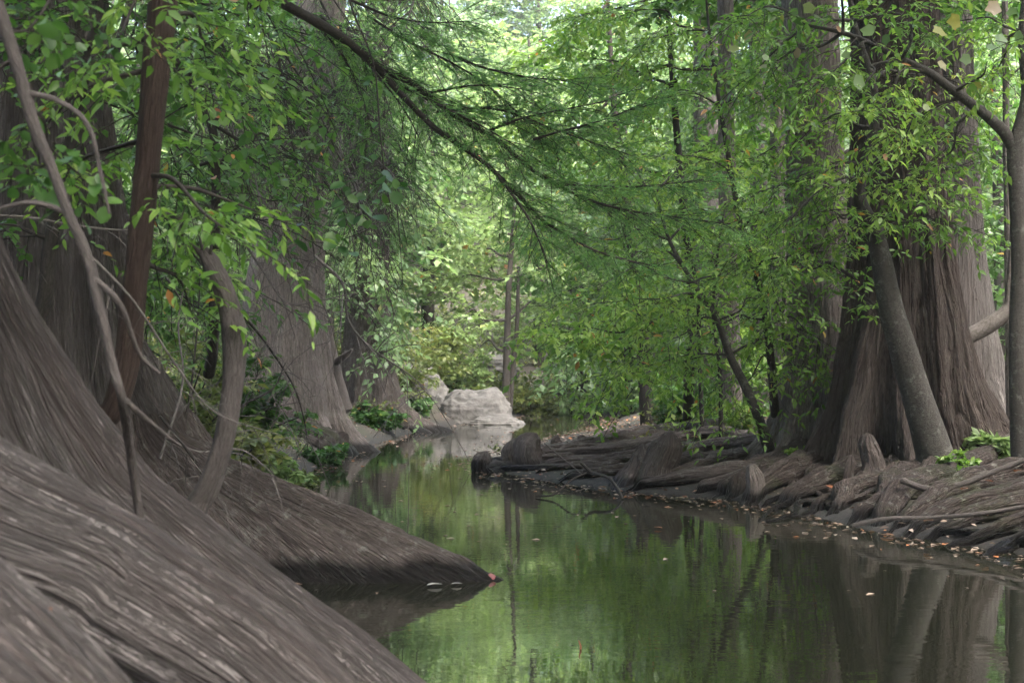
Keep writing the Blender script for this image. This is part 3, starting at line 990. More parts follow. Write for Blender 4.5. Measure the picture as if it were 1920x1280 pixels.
# ------------------------------------------------------------------ LEFT: leafy understory
def left_understory():
    rng = np.random.default_rng(51)
    g = "understory trees on the left bank"
    sty = Style('oval', .06, sub=3, twig=5, leaves=7, keep=.75, subL=.5, twigL=.26, droop=.25, stem=.005)
    def px_limbs(lst, Y, dy=.8):
        return [(W(*a, Y), W(b[0], b[1], Y + rng.uniform(-dy, dy))) for a, b in lst]
    b0 = np.array([-3.3, 8.1, 1.0])
    tr = np.vstack([[b0], WP([(60, 620, 8), (95, 450, 8), (120, 330, 8), (150, 180, 8), (190, 0, 8), (230, -200, 8)])])
    small_tree("understory_tree", "broad-leaved understory tree filling the top left corner behind the leaning dark trunk", "tree", tr, [.05, .045, .04, .038, .034, .028, .015],
        px_limbs([((150, 180), (60, 120)), ((150, 180), (280, 190)), ((190, 0), (330, 60)), ((190, 0), (80, 20)),
                  ((170, 90), (400, 130)), ((170, 90), (20, 60)), ((150, 180), (390, 260)), ((190, -20), (450, 30)), ((95, 450), (-20, 420))], 8),
        sty, 'mid', 'twig', 61, g, step=.4)
    b0 = np.array([-2.6, 12.2, 1.25])
    tr = np.vstack([[b0], WP([(400, 640, 11.5), (402, 480, 11.2), (405, 330, 11), (395, 230, 11), (350, 150, 11), (310, 60, 11), (290, -80, 11)])])
    small_tree("understory_tree", "crooked dark-stemmed tree with a kinked trunk left of the tall grey cypress", "tree", tr, [.05, .045, .04, .036, .034, .03, .026, .016],
        px_limbs([((405, 330), (470, 260)), ((405, 300), (330, 330)), ((395, 230), (500, 180)), ((350, 150), (470, 110)), ((350, 150), (250, 230)), ((310, 60), (420, 30)), ((310, 60), (200, 90)),
                  ((402, 430), (480, 400)), ((402, 450), (330, 480)), ((300, 0), (520, 60)), ((395, 230), (560, 300))], 11),
        Style('lance', .08, sub=3, twig=5, leaves=6, subL=.6, twigL=.28, droop=.25, stem=.006, keep=.6), 'mid', 'twig', 62, g, step=.4)
    b0 = np.array([-6.2, 16, 1.4])
    tr = np.vstack([[b0], WP([(60, 560, 16), (110, 380, 16), (180, 200, 16), (240, 20, 16), (270, -150, 16)])])
    small_tree("understory_tree", "dense green tree deep in the left woods behind the fissured cypress", "tree", tr, [.1, .09, .07, .055, .04, .02],
        px_limbs([((110, 380), (20, 300)), ((110, 380), (250, 420)), ((180, 200), (60, 140)), ((180, 200), (330, 250)), ((240, 20), (380, 80)), ((240, 20), (120, 30)), ((90, 450), (300, 530)), ((80, 500), (220, 600)),
                  ((150, 280), (400, 330)), ((200, 120), (430, 180)), ((240, 20), (480, -10)), ((100, 420), (10, 500)), ((120, 340), (360, 460))], 16, 1.2),
        Style('lance', .12, sub=4, twig=6, leaves=8, subL=.8, twigL=.4, droop=.25, stem=.008), 'mid', 'twig', 63, g, step=.6)
    b0 = np.array([-4.9, 27.5, .9])
    tr = np.vstack([[b0], WP([(480, 600, 27.5), (500, 380, 27.5), (540, 180, 27.5), (580, 0, 27.5), (600, -100, 27.5)])])
    small_tree("understory_tree", "pale green tree showing between the two grey cypresses of the left bank", "tree", tr, [.14, .12, .1, .07, .05, .03],
        px_limbs([((500, 380), (400, 420)), ((500, 380), (665, 400)), ((500, 400), (700, 500)), ((520, 330), (690, 580)), ((540, 180), (700, 260)), ((540, 180), (430, 220)), ((580, 0), (740, 110)), ((580, 0), (450, 60)),
                  ((520, 280), (740, 340)), ((485, 560), (420, 600)), ((490, 480), (360, 520)), ((580, 0), (820, 40)), ((540, 180), (780, 200))], 27.5, 1.5),
        Style('simple', .16, sub=4, twig=6, leaves=8, subL=1.0, twigL=.5, droop=.25, stem=.01), 'far', 'twig', 64, g, step=.9)
    # hanging spray of round dark leaves
    P = WP([(640, -120, 8.2), (655, 0, 8.2), (700, 120, 8.2), (712, 240, 8.2), (722, 330, 8.2), (735, 400, 8.2)])
    root = thing("hanging_vine", P[0], "thin vine with large round dark green leaves hanging near the tall grey cypress", "vine")
    mb = MB()
    tube(mb, P, [.006, .006, .005, .005, .004, .003], 7, 50)
    for Q in [WP([(722, 330, 8.2), (690, 345, 8.1), (640, 385, 8.0), (590, 400, 8.0)]), WP([(715, 270, 8.2), (690, 260, 8.1), (670, 270, 8.1)]), WP([(735, 395, 8.2), (690, 430, 8.1), (640, 450, 8.1)])]:
        tube(mb, Q, [.004, .003, .002], 6, 20)
    mb.build("stem", M['twig'], root)
    n = 60
    pts = []
    for i in range(n):
        c = [(680, 268), (650, 400), (610, 400), (700, 350), (640, 440), (590, 420), (690, 400), (735, 350), (660, 370)][i % 9]
        pts.append(W(c[0] + rng.normal(0, 24), c[1] + rng.normal(0, 16), 8.1 + rng.normal(0, .12)))
    mb = MB()
    D = rng.standard_normal((n, 3)) * [1, .8, .3] + [0, 0, -.5]
    U = np.array([0, -.5, .8]) + .45 * rng.standard_normal((n, 3))
    put_leaves(mb, 'oval', np.array(pts), D, U, .085 * (.6 + .7 * rng.random(n)), rng, .9 * rng.random(n))
    mb.build("foliage", M['dark'], root)
left_understory()

# bare stems and dead twigs on the left bank
def bare_stems():
    g = "bare dead stems on the left bank"
    data = [
        ("thin bare dead stem slanting down right across the tall grey cypress", 15, [(385, 470), (430, 560), (490, 640), (540, 720), (560, 790), (565, 850)]),
        ("dark forked bare branch in front of the tall grey cypress trunk", 15, [(440, 390), (455, 450), (490, 510), (530, 565), (590, 560), (650, 545)]),
        ("long dark bare branch arching down to the right of the tall cypress", 18, [(590, 480), (640, 530), (650, 600), (690, 650), (760, 700), (800, 735)]),
        ("upright dead stem with side twigs among the yellow undergrowth", 9.5, [(330, 850), (345, 760), (350, 660), (350, 560), (345, 470)]),
        ("thin dead stem rising left of the curved grey trunk", 8.5, [(300, 860), (330, 720), (310, 600), (320, 480)]),
        ("tangle of bare twigs drooping over the dark root in the water", 7.4, [(310, 820), (360, 850), (430, 850), (480, 900)]),
        ("grey dead twig hanging beside the curved grey trunk", 6.8, [(300, 780), (330, 840), (350, 900), (335, 960)]),
        ("blurred bare branches crossing low in front of the leaning dark trunk", 4.6, [(160, 470), (230, 560), (300, 690), (360, 780), (480, 830)]),
        ("thick dark horizontal dead branch crossing in from the left edge", 6.2, [(-60, 400), (40, 403), (110, 412), (190, 416), (240, 405)]),
        ("thin dead twigs rising from the shore plants by the tall cypress", 14, [(420, 850), (440, 770), (500, 730), (520, 680)]),
    ]
    for i, (lab, Y, pp) in enumerate(data):
        rng = np.random.default_rng(200 + i)
        P = WP(pp, Y)
        P[:, 1] += np.linspace(0, .5, len(P))
        root = thing("bare_branch", P[0], lab, "branch", g)
        r = .0011 * Y
        mb = MB()
        tube(mb, P, [r, r * .8, r * .6, r * .3], 7, 40, lump=.1)
        mb.build("stem", M['twig_grey' if i % 3 else 'twig'], root)
        S, D, L = resample_dir(P, .3 if Y > 8 else .16)
        tw = MB()
        foliate(tw, S, D, L, Style(sub=2, twig=3, subL=.045 * Y, twigL=.02 * Y, jit=.5, droop=.4, stem=.0005 * Y, twigs_only=True, flatten=1), rng, 0, 0)
        tw.build("twigs", M['twig_grey'], root)
bare_stems()

def twig_screen():
    rng = np.random.default_rng(333)
    root = thing("bare_shrub", W(480, 420, 16), "screen of long thin bare twigs slanting down right in front of the tall grey cypress", "shrub")
    for i in range(24):
        x0, y0 = rng.uniform(330, 640), rng.uniform(-40, 160)
        L, a = rng.uniform(260, 480), R(rng.uniform(48, 78))
        Y = rng.uniform(14, 18)
        P = [W(x0 + L * t * math.cos(a) * (1 - .25 * t) + rng.normal(0, 7), y0 + L * t * math.sin(a) + 20 * t * t, Y) for t in np.linspace(0, 1, 6)]
        mb = MB()
        q = rng.uniform(.007, .014)
        tube(mb, P, [q, q * .8, q * .6, q * .4], 5, 24, seed=i)
        S, D, Ls = resample_dir(P, .5)
        foliate(mb, S, D, Ls, Style(sub=2, twig=3, subL=.55, twigL=.28, jit=.4, droop=.35, stem=.006, twigs_only=True, flatten=1), rng, 0, 0)
        mb.build("stem", M['twig_grey' if i % 2 else 'twig'], root)
twig_screen()

# ------------------------------------------------------------------ RIGHT: cypress group
def on_ground(px, py, lo=8.0, hi=45.0):
    """distance at which the line of sight through a pixel meets the bank"""
    ys = np.linspace(lo, hi, 1500)
    p = np.stack([(px - 960) / FPX * ys, ys, CAMZ + (HOR - py) / FPX * ys], -1)
    g = np.maximum(ground_z(p[:, 0], p[:, 1]), 0)
    k = np.argmax(p[:, 2] <= g)
    return p[k] if p[k, 2] <= g[k] else p[-1]

def bank_root(parent, pp, rads, seed, lift=.65, mat='bark_root', flat=.85, dip=.1, nm="root"):
    """pp: pixels from the tree to the water; the root lies on the bank under them"""
    rng = np.random.default_rng(seed)
    pts = []
    for i, (px, py) in enumerate(pp):
        q = on_ground(px, py)
        pts.append(q)
    pts = np.array(pts)
    C = catmull(pts, 26)
    r = np.interp(np.linspace(0, 1, 26), np.linspace(0, 1, len(rads)), rads)
    zz = np.maximum(ground_z(C[:, 0], C[:, 1]), -.03)
    tt = np.linspace(0, 1, 26)
    lin = zz[0] * (1 - tt) ** 1.15
    C[:, 2] = np.maximum(zz + r * lift, lin + r * .2) + .03 * np.sin(tt * 9 + seed) * (1 - tt)
    C[:, 0] += rng.uniform(.02, .07) * np.sin(tt * rng.uniform(5, 11) + seed * 2)
    dh = C[-1] - C[-4]
    dh[2] = 0
    dh = dh / max(np.linalg.norm(dh), 1e-6)
    C[-1, 2] = r[-1] * .1
    e1 = C[-1] + dh * .16 - [0, 0, .10]
    e2 = C[-1] + dh * .34 - [0, 0, .28]
    C = np.vstack([C, e1, e2])
    r = np.append(r, [r[-1] * .95, r[-1] * .8])
    mb = MB()
    nseg = int(np.clip(r.max() * 2 * 3.14 / .016, 16, 64))
    tube(mb, C, r, nseg, 120, flat=flat, bark=.022, k=17, st=7, seed=seed, lump=.34)
    return mb.build(nm, M[mat], parent)

def big_cypress():
    Y = 14.9
    cx = (1690 - 960) / FPX * Y
    root = thing("cypress_tree", (cx, Y, .5), "massive brown fluted cypress with wide gnarled roots on the right bank", "tree", "bald cypresses along the creek")
    mb = MB()
    buttress(mb, cx, Y, .0, 9.5, [(0, .62), (.8, .60), (1.4, .56), (2.3, .47), (3.5, .42), (5.5, .40), (9.5, .33)],
             [(-12, .22, [(0, 1.1), (.45, .8), (.65, .56), (.9, .40), (1.3, .22), (2, .12), (3.5, .06), (9, .0)]),
              (-42, .16, [(0, .8), (.5, .45), (.9, .26), (1.6, .16), (3, .09), (9, .02)]),
              (-72, .14, [(0, .7), (.5, .42), (.9, .28), (1.6, .18), (3, .12), (9, .04)]),
              (-104, .15, [(0, .8), (.5, .50), (.8, .38), (1.1, .22), (1.8, .08), (3, .03), (9, 0)]),
              (-138, .17, [(0, .85), (.45, .55), (.8, .42), (1.1, .24), (1.7, .10), (3, .06), (9, 0)]),
              (-170, .17, [(0, .85), (.45, .48), (.9, .26), (1.5, .16), (2.5, .12), (4, .08), (9, .02)]),
              (20, .2, [(0, .9), (.5, .5), (1.2, .2), (3, .05)]), (75, .3, [(0, .7), (.6, .35), (2, .05)]), (130, .3, [(0, .7), (.6, .35), (2, .05)])],
             lean=[(0, 0, 0), (2, 0, 0), (5, -.08, 0), (9, -.2, 0)], nth=520, nz=330, bark=.026, k=18, st=10, seed=33, lump=.09, zref=1.0, dense=1.5)
    mb.build("trunk", M['bark_brown'], root)
    paths = [  # from the bole towards the water
        ([(1560, 840), (1500, 862), (1440, 890), (1385, 925)], [.20, .18, .15, .11]),
        ([(1585, 855), (1530, 880), (1470, 905), (1420, 938)], [.16, .19, .17, .10]),
        ([(1640, 865), (1590, 895), (1530, 915), (1480, 945)], [.13, .14, .15, .09]),
        ([(1600, 850), (1560, 870), (1520, 905)], [.15, .12, .07]),
        ([(1690, 872), (1650, 905), (1590, 935), (1560, 962)], [.15, .12, .13, .07]),
        ([(1720, 880), (1700, 905), (1660, 940), (1610, 975)], [.12, .15, .12, .08]),
        ([(1770, 872), (1745, 900), (1690, 925)], [.14, .13, .07]),
        ([(1960, 850), (1870, 868), (1780, 900), (1700, 938), (1640, 985)], [.17, .16, .15, .14, .09]),
        ([(2050, 870), (1950, 890), (1850, 912), (1750, 950), (1670, 992)], [.15, .13, .14, .12, .07]),
        ([(2080, 900), (1980, 915), (1880, 940), (1790, 965), (1700, 1003)], [.12, .14, .11, .10, .06]),
        ([(2100, 930), (2000, 945), (1900, 965), (1810, 985), (1740, 1010)], [.12, .10, .12, .09, .06]),
        ([(2120, 965), (2020, 978), (1930, 992), (1850, 1010), (1790, 1024)], [.10, .12, .10, .08, .05]),
        ([(2140, 1000), (2040, 1008), (1960, 1018), (1890, 1030), (1850, 1040)], [.10, .10, .09, .07, .05]),
        ([(1500, 850), (1470, 875), (1430, 895), (1360, 925)], [.13, .12, .11, .07]),
        ([(1820, 880), (1790, 915), (1760, 955), (1740, 985)], [.06, .055, .05, .035]),
        ([(1620, 890), (1680, 915), (1760, 925), (1850, 930)], [.06, .06, .05, .04]),
        ([(1880, 890), (1830, 930), (1800, 965)], [.05, .05, .03]),
        ([(1990, 985), (1920, 1000), (1860, 1005), (1760, 1000)], [.05, .045, .04, .03]),
        ([(1545, 860), (1500, 885), (1470, 920), (1445, 950)], [.07, .06, .05, .04]),
        ([(1700, 900), (1640, 930), (1560, 945), (1500, 950)], [.05, .06, .045, .03]),
        ([(1600, 920), (1570, 945), (1555, 968)], [.05, .04, .03]),
        ([(1930, 940), (1860, 945), (1790, 940), (1720, 955)], [.04, .04, .03, .025]),
        ([(1480, 895), (1520, 920), (1550, 955)], [.04, .04, .03]),
    ]
    for i, (pp, r) in enumerate(paths):
        bank_root(root, pp, [q * .86 for q in r], 300 + i)
    rng = np.random.default_rng(77)
    for i in range(34):
        px, py = rng.uniform(1420, 1920), rng.uniform(880, 960)
        w = 940 + (px - 1400) * .2
        L = rng.uniform(90, 260)
        a = rng.uniform(.15, .75)
        pp = [(px + L * math.cos(a) * .5, py - L * math.sin(a) * .25), (px, py), (px - L * math.cos(a) * .5, min(py + L * math.sin(a) * .3, w + 20))]
        q = rng.uniform(.012, .034)
        bank_root(root, pp, [q, q * .9, q * .6], 800 + i, lift=1.6)
    high_crown(root, (cx + .2, Y - 2.5, 10.5), 6.5, 3, 50, 31, size=.28)  # unseen crown, widened towards the viewpoint to shade the near bank
big_cypress()

def dark_cypress():
    Y = 16.2
    cx = (1540 - 960) / FPX * Y
    root = thing("cypress_tree", (cx, Y, .5), "dark straight cypress left of the massive brown one, roots running along the point", "tree", "bald cypresses along the creek")
    mb = MB()
    buttress(mb, cx, Y, .1, 9.5, [(.1, .45), (.8, .43), (1.4, .39), (2.3, .355), (4, .32), (9.5, .25)],
             [(185, .22, [(.1, .7), (.5, .32), (.8, .16), (1.2, .07), (2.2, 0)]),
              (-140, .22, [(.1, .6), (.5, .28), (.9, .12), (1.6, .04), (3, 0)]),
              (-95, .25, [(.1, .6), (.5, .28), (.9, .12), (1.8, .05), (4, 0)]),
              (-50, .25, [(.1, .6), (.5, .28), (.9, .12), (1.8, .05), (4, 0)]),
              (0, .3, [(.1, .5), (.9, .1), (2, 0)]), (70, .4, [(.1, .5), (.9, .1), (2, 0)]), (130, .4, [(.1, .5), (.9, .1), (2, 0)])],
             lean=[(0, 0, 0), (2, 0, 0), (5, -.1, .1), (9, -.25, .2)], nth=300, nz=300, bark=.018, k=24, st=13, seed=44, lump=.04, zref=.8, dense=1.4)
    mb.build("trunk", M['bark_grey'], root)
    paths = [
        ([(1470, 835), (1390, 828), (1290, 830), (1190, 845), (1080, 855), (960, 868)], [.15, .13, .12, .11, .09, .06]),
        ([(1460, 825), (1380, 815), (1280, 815), (1190, 825), (1100, 838), (1010, 855)], [.13, .12, .11, .1, .09, .06]),
        ([(1450, 818), (1370, 806), (1280, 804), (1200, 812), (1120, 824)], [.11, .1, .09, .08, .06]),
        ([(1480, 845), (1400, 845), (1310, 848), (1220, 862), (1120, 872), (1000, 880)], [.13, .12, .11, .10, .08, .06]),
        ([(1470, 850), (1400, 862), (1320, 868), (1240, 880), (1150, 890), (1060, 898)], [.12, .11, .11, .1, .08, .05]),
        ([(1480, 860), (1420, 880), (1350, 895), (1290, 905), (1200, 915)], [.13, .12, .11, .1, .07]),
        ([(1490, 865), (1430, 895), (1380, 910), (1310, 922)], [.12, .11, .1, .07]),
        ([(1330, 840), (1250, 850), (1160, 868), (1060, 880), (930, 884)], [.07, .07, .06, .06, .04]),
        ([(1300, 825), (1220, 833), (1120, 850), (1010, 866), (900, 872)], [.07, .08, .07, .06, .05]),
        ([(1380, 855), (1300, 880), (1240, 895), (1150, 905)], [.07, .07, .06, .04]),
        ([(1250, 838), (1180, 858), (1100, 876), (1000, 888)], [.06, .07, .06, .04]),
        ([(1430, 870), (1370, 890), (1290, 900), (1230, 912)], [.07, .08, .07, .05]),
        ([(1170, 830), (1100, 842), (1040, 852), (960, 878)], [.05, .06, .05, .04]),
    ]
    for i, (pp, r) in enumerate(paths):
        bank_root(root, pp, [q * .92 for q in r], 400 + i, mat='bark_mid')
    high_crown(root, (cx, Y, 11), 4, 3, 18, 32, size=.28)

    Y = 18.0
    cx = (1796 - 960) / FPX * Y
    root = thing("cypress_tree", (cx, Y, .7), "pale cypress trunk rising behind the massive brown cypress at right", "tree", "bald cypresses along the creek")
    mb = MB()
    buttress(mb, cx, Y, .2, 9.5, [(.2, .42), (1, .42), (2, .38), (3.3, .30), (5, .27), (9.5, .22)],
             [(-8, .25, [(.2, .75), (.8, .36), (1.2, .2), (1.8, .09), (2.6, .02), (4, 0)]), (-50, .25, [(.2, .7), (.8, .3), (1.2, .14), (2, .05), (4, 0)]),
              (-100, .3, [(.2, .6), (1, .2), (2, .05), (4, 0)]), (190, .3, [(.2, .5), (1, .2), (2, 0)]), (60, .4, [(.2, .5), (1, .2), (2, 0)])],
             lean=[(0, 0, 0), (3, -.02, 0), (6, -.1, 0), (9, -.3, 0)], nth=280, nz=280, bark=.02, k=19, st=12, seed=47, lump=.04, zref=1.0, dense=1.3)
    mb.build("trunk", M['bark_pale'], root)
    high_crown(root, (cx, Y + 1, 12), 4, 3, 14, 33, size=.28)
dark_cypress()

def knees():
    g = "cypress knees on the right bank"
    for px, Y, z, h, r, lean, lab, sd in [
        (992, 17.9, .0, .44, .27, (.09, 0), "taller right head of the rounded double cypress knee at the tip of the low point", 1),
        (955, 18.0, .0, .37, .23, (.12, .05), "narrower left head of the rounded double cypress knee on the point", 12),
        (918, 17.95, .0, .22, .20, (-.08, 0), "low dark stump-like cypress knee at the very tip of the point", 2),
        (1238, 15.4, .08, .50, .24, (.04, 0), "dark hooded cypress knee in the middle of the root-covered point", 3),
        (1185, 15.5, .05, .40, .16, (.10, 0), "smaller knee leaning against the dark hooded cypress knee", 4),
        (1406, 13.75, .0, .36, .12, (.03, 0), "pale domed cypress knee standing at the waterline", 5),
        (1628, 13.5, .3, .36, .15, (.03, 0), "pale striped cypress knee against the foot of the massive brown trunk", 6),
        (1046, 21.5, .05, .22, .12, (0, 0), "tiny cypress knee behind the point near the water", 7),
        (1085, 21.0, .1, .2, .12, (.05, 0), "second tiny cypress knee behind the point, nearer the trees", 11),
        (1257, 16.8, .3, .22, .09, (0, 0), "small pointed cypress knee on top of the root mat", 8),
        (1592, 13.4, .25, .22, .06, (0, 0), "thin cypress knee left of the pale striped one", 9),
        (1650, 12.2, .12, .18, .08, (0, 0), "stubby round cypress knee low on the bank below the massive trunk", 10)]:
        mb = MB()
        knee(mb, ((px - 960) / FPX * Y, Y, z), h, r, lean, sd)
        tag(mb.build("cypress_knee", M['bark_grey' if sd == 5 else 'bark_mid']), lab, "cypress knee", g)
knees()

# smooth grey leaning tree in front of the massive cypress
def right_trees():
    rng = np.random.default_rng(71)
    def px_limbs(lst, Y, dy=.8):
        return [(W(*a, Y), W(b[0], b[1], Y + rng.uniform(-dy, dy * .6))) for a, b in lst]
    Y = 13.6
    tr = WP([(1765, 900, Y), (1752, 850, Y), (1725, 760, Y), (1695, 660, Y), (1672, 580, Y), (1655, 500, Y), (1640, 440, Y), (1612, 370, Y), (1622, 310, Y), (1640, 240, Y), (1635, 150, Y), (1600, 40, Y), (1590, -60, Y)])
    small_tree("leaning_tree", "smooth grey tree leaning left across the foot of the massive brown cypress", "tree", tr,
        [.20, .175, .148, .132, .115, .10, .085, .062, .05, .042, .036, .03, .02],
        px_limbs([((1640, 440), (1520, 470)), ((1640, 440), (1740, 400)), ((1660, 620), (1600, 510)), ((1600, 520), (1480, 500)), ((1615, 340), (1470, 420)), ((1615, 340), (1730, 340)), ((1622, 310), (1500, 330)), ((1640, 240), (1740, 250)),
                  ((1640, 240), (1540, 230)), ((1635, 150), (1490, 160)), ((1635, 150), (1730, 140)), ((1600, 40), (1480, 60)), ((1600, 40), (1700, 30)), ((1690, 380), (1790, 420)), ((1620, 370), (1420, 360)), ((1640, 450), (1570, 400)), ((1700, 330), (1830, 300))], Y),
        Style('lance', .084, sub=4, twig=5, leaves=6, subL=.42, twigL=.22, droop=.25, stem=.004, ldroop=.4, flatten=.35, keep=.62), 'bright', 'bark_smooth', 72, step=.34, lr=.022, nseg=40, bark=.003)
    # right edge tree with the arching limb
    Y = 12.6
    b = on_ground(1925, 800)
    tr = np.vstack([[W(1915, 760, Y)], WP([(1908, 650, Y), (1912, 500, Y), (1908, 380, Y), (1905, 280, Y), (1925, 180, Y), (1918, 60, Y), (1935, -80, Y), (1940, -250, Y)])])
    tr[0, 2] = gz(tr[0, 0], tr[0, 1]) - .05
    arch = WP([(1908, 290, Y), (1880, 245, Y), (1835, 205, Y), (1790, 172, Y), (1740, 135, Y), (1690, 112, Y), (1640, 85, Y), (1580, 62, Y), (1515, 48, Y - .2)])
    arc = small_tree("arching_tree", "dark tree on the right edge with one limb arching left under yellowing leaves", "tree", tr, [.085, .078, .072, .07, .075, .05, .042, .038, .028],
        px_limbs([((1835, 205), (1760, 300)), ((1790, 172), (1850, 120)), ((1740, 135), (1650, 200)), ((1690, 112), (1600, 180)), ((1640, 85), (1540, 150)), ((1580, 62), (1450, 120)), ((1515, 48), (1400, 30)), ((1515, 48), (1420, 130)), ((1690, 112), (1720, 20)),
                  ((1580, 62), (1560, -40)), ((1918, 60), (1800, 40)), ((1918, 60), (1860, 150)), ((1790, 172), (1690, 270)), ((1640, 85), (1660, -20)), ((1915, 130), (1990, 60)), ((1800, 185), (1640, 270))], Y),
        Style('lance', .084, sub=3, twig=5, leaves=6, subL=.4, twigL=.22, droop=.3, stem=.004, ldroop=.4, flatten=.35, keep=.75), 'bright', 'bark_smooth', 73, step=.36, lr=.018, nseg=26,
        extra_trunks=[(arch, [.062, .052, .045, .040, .036, .031, .026, .02, .013])])
    spots = [(1490, 15), (1525, 10), (1540, 35), (1500, 92), (1470, 40), (1430, 110), (1425, 125), (1600, 150), (1660, 65), (1640, 60), (1800, 40), (1870, 65), (1905, 60), (1840, 160), (1875, 12), (1500, 225), (1520, 230), (1560, 140),
             (1700, 190), (1730, 200), (1450, 160), (1385, 90), (1760, 115), (1890, 20), (1820, 110), (1620, 20), (1410, 60), (1770, 60), (1850, 90), (1580, 100)]
    pts = np.array([W(px, py, 12.2 + rng.normal(0, .15)) for px, py in spots])
    D = rng.standard_normal((len(pts), 3)) * [1, .6, .5] + [0, 0, -.3]
    U = np.array([0, -.8, .5]) + .5 * rng.standard_normal((len(pts), 3))
    mb = MB()
    put_leaves(mb, 'lobed', pts, D, U, .12 * (.6 + .6 * rng.random(len(pts))), rng, rng.random(len(pts)))
    mb.build("yellowing_leaves", M['fading'], arc)
    mb = MB()
    sp = pts + rng.standard_normal(pts.shape) * [.12, .1, .05] + [.05, 0, .16]
    v = pts - sp
    stems(mb, sp, nrm(v), np.linalg.norm(v, axis=1), 0, .003, .002, 0)
    mb.build("twigs", M['twig_grey'], arc)
    # saplings on the root mat
    Y = 15.4
    b = on_ground(1448, 862)
    tr = np.vstack([[b], WP([(1425, 790, Y), (1398, 725, Y), (1368, 665, Y), (1345, 600, Y), (1300, 530, Y), (1255, 450, Y), (1230, 360, Y)])])
    small_tree("leaning_sapling", "thin grey sapling leaning left from the root mat, airy crown over the water", "sapling", tr, [.07, .055, .048, .042, .036, .028, .02, .012],
        px_limbs([((1345, 600), (1190, 560)), ((1300, 530), (1120, 540)), ((1255, 450), (1090, 440)), ((1255, 450), (1330, 400)), ((1300, 530), (1390, 500)), ((1345, 600), (1250, 640)), ((1368, 665), (1200, 690)), ((1345, 600), (1420, 560)),
                  ((1230, 360), (1100, 350)), ((1230, 360), (1300, 300)), ((1368, 665), (1430, 640)), ((1280, 500), (1180, 470)), ((1230, 380), (1180, 300))], Y, 1.3),
        Style('lance', .088, sub=3, twig=6, leaves=6, subL=.5, twigL=.26, droop=.25, stem=.004, ldroop=.4, flatten=.4), 'bright', 'bark_smooth', 74, "saplings on the right bank", step=.4, lr=.016, nseg=20)
    Y = 16.0
    b = on_ground(1458, 838)
    tr = np.vstack([[b], WP([(1452, 760, Y), (1446, 680, Y), (1436, 600, Y), (1420, 520, Y), (1390, 430, Y), (1372, 330, Y), (1350, 200, Y), (1330, 60, Y), (1320, -60, Y)])])
    small_tree("upright_sapling", "dark upright sapling beside the dark cypress with bright leaves up its whole height", "sapling", tr, [.06, .05, .046, .042, .038, .034, .03, .024, .016, .01],
        px_limbs([((1420, 520), (1500, 480)), ((1420, 520), (1330, 480)), ((1390, 430), (1480, 390)), ((1390, 430), (1290, 400)), ((1372, 330), (1460, 270)), ((1372, 330), (1270, 290)), ((1350, 200), (1450, 170)), ((1350, 200), (1240, 190)),
                  ((1330, 60), (1420, 30)), ((1330, 60), (1220, 80)), ((1436, 600), (1510, 620)), ((1436, 600), (1350, 610)), ((1446, 680), (1500, 690)), ((1446, 680), (1390, 720)), ((1340, 130), (1180, 130)), ((1330, 60), (1160, 20))], Y, 1.3),
        Style('lance', .088, sub=3, twig=6, leaves=6, subL=.55, twigL=.28, droop=.25, stem=.004, ldroop=.4, flatten=.4), 'bright', 'twig', 75, "saplings on the right bank", step=.42, lr=.016, nseg=14)
    for j, (pp, Y, lb, lab) in enumerate([
        ([(1318, 800), (1312, 680), (1308, 560), (1290, 440), (1280, 340)], 18.5, [(1230, 520), (1370, 480), (1240, 420), (1340, 620)], "slim dark sapling left of the leaning grey sapling, nearly straight"),
        ([(1352, 806), (1350, 700), (1338, 590), (1345, 480), (1360, 380)], 18.0, [(1290, 560), (1420, 450), (1300, 660), (1400, 380)], "slim dark sapling with a slight bow directly behind the leaning grey sapling"),
        ([(1478, 806), (1476, 700), (1468, 590), (1478, 470), (1470, 330)], 17.2, [(1400, 520), (1540, 520), (1420, 410), (1500, 300)], "slim dark sapling against the left edge of the dark cypress")]):
        P = WP(pp, Y)
        P[0, 2] = gz(P[0, 0], P[0, 1]) - .05
        small_tree("slim_sapling", lab, "sapling", P, [.032, .028, .024, .018, .008], px_limbs([((pp[2][0], pp[2][1]), q) for q in lb], Y, 1.0),
            Style('lance', .09, sub=3, twig=5, leaves=6, subL=.45, twigL=.22, droop=.25, stem=.004, ldroop=.4, flatten=.35, keep=.7), 'bright', 'twig', 180 + j, "saplings on the right bank", step=.4, lr=.012, nseg=8)
    # taller understory trees behind the point
    Y = 20.5
    b = on_ground(1290, 795)
    tr = np.vstack([[b], WP([(1293, 700, Y), (1300, 600, Y), (1290, 460, Y), (1275, 320, Y), (1262, 160, Y), (1250, 0, Y), (1245, -80, Y)])])
    small_tree("understory_tree", "leafy tree overhanging the creek behind the root-covered point, reaching nearly to the water", "tree", tr, [.09, .08, .07, .065, .055, .045, .03, .02],
        px_limbs([((1300, 600), (1090, 610)), ((1300, 600), (1200, 660)), ((1290, 460), (1370, 440)), ((1275, 320), (1380, 260)), ((1262, 160), (1120, 240)), ((1262, 160), (1110, 110)),
                  ((1262, 160), (1390, 120)), ((1250, 0), (1140, 20)), ((1250, 0), (1360, 10)), ((1300, 620), (1380, 640)), ((1298, 680), (1370, 730)), ((1290, 480), (1160, 560)), ((1275, 330), (1170, 300)), ((1262, 120), (1070, 180))], Y, 1.5),
        Style('simple', .115, sub=4, twig=7, leaves=8, subL=.75, twigL=.34, droop=.22, stem=.006, ldroop=.4, flatten=.35), 'bright', 'twig', 76, "understory trees on the right bank", step=.6, lr=.03, nseg=12)
    Y = 26.0
    b = on_ground(1215, 785, 20, 45)
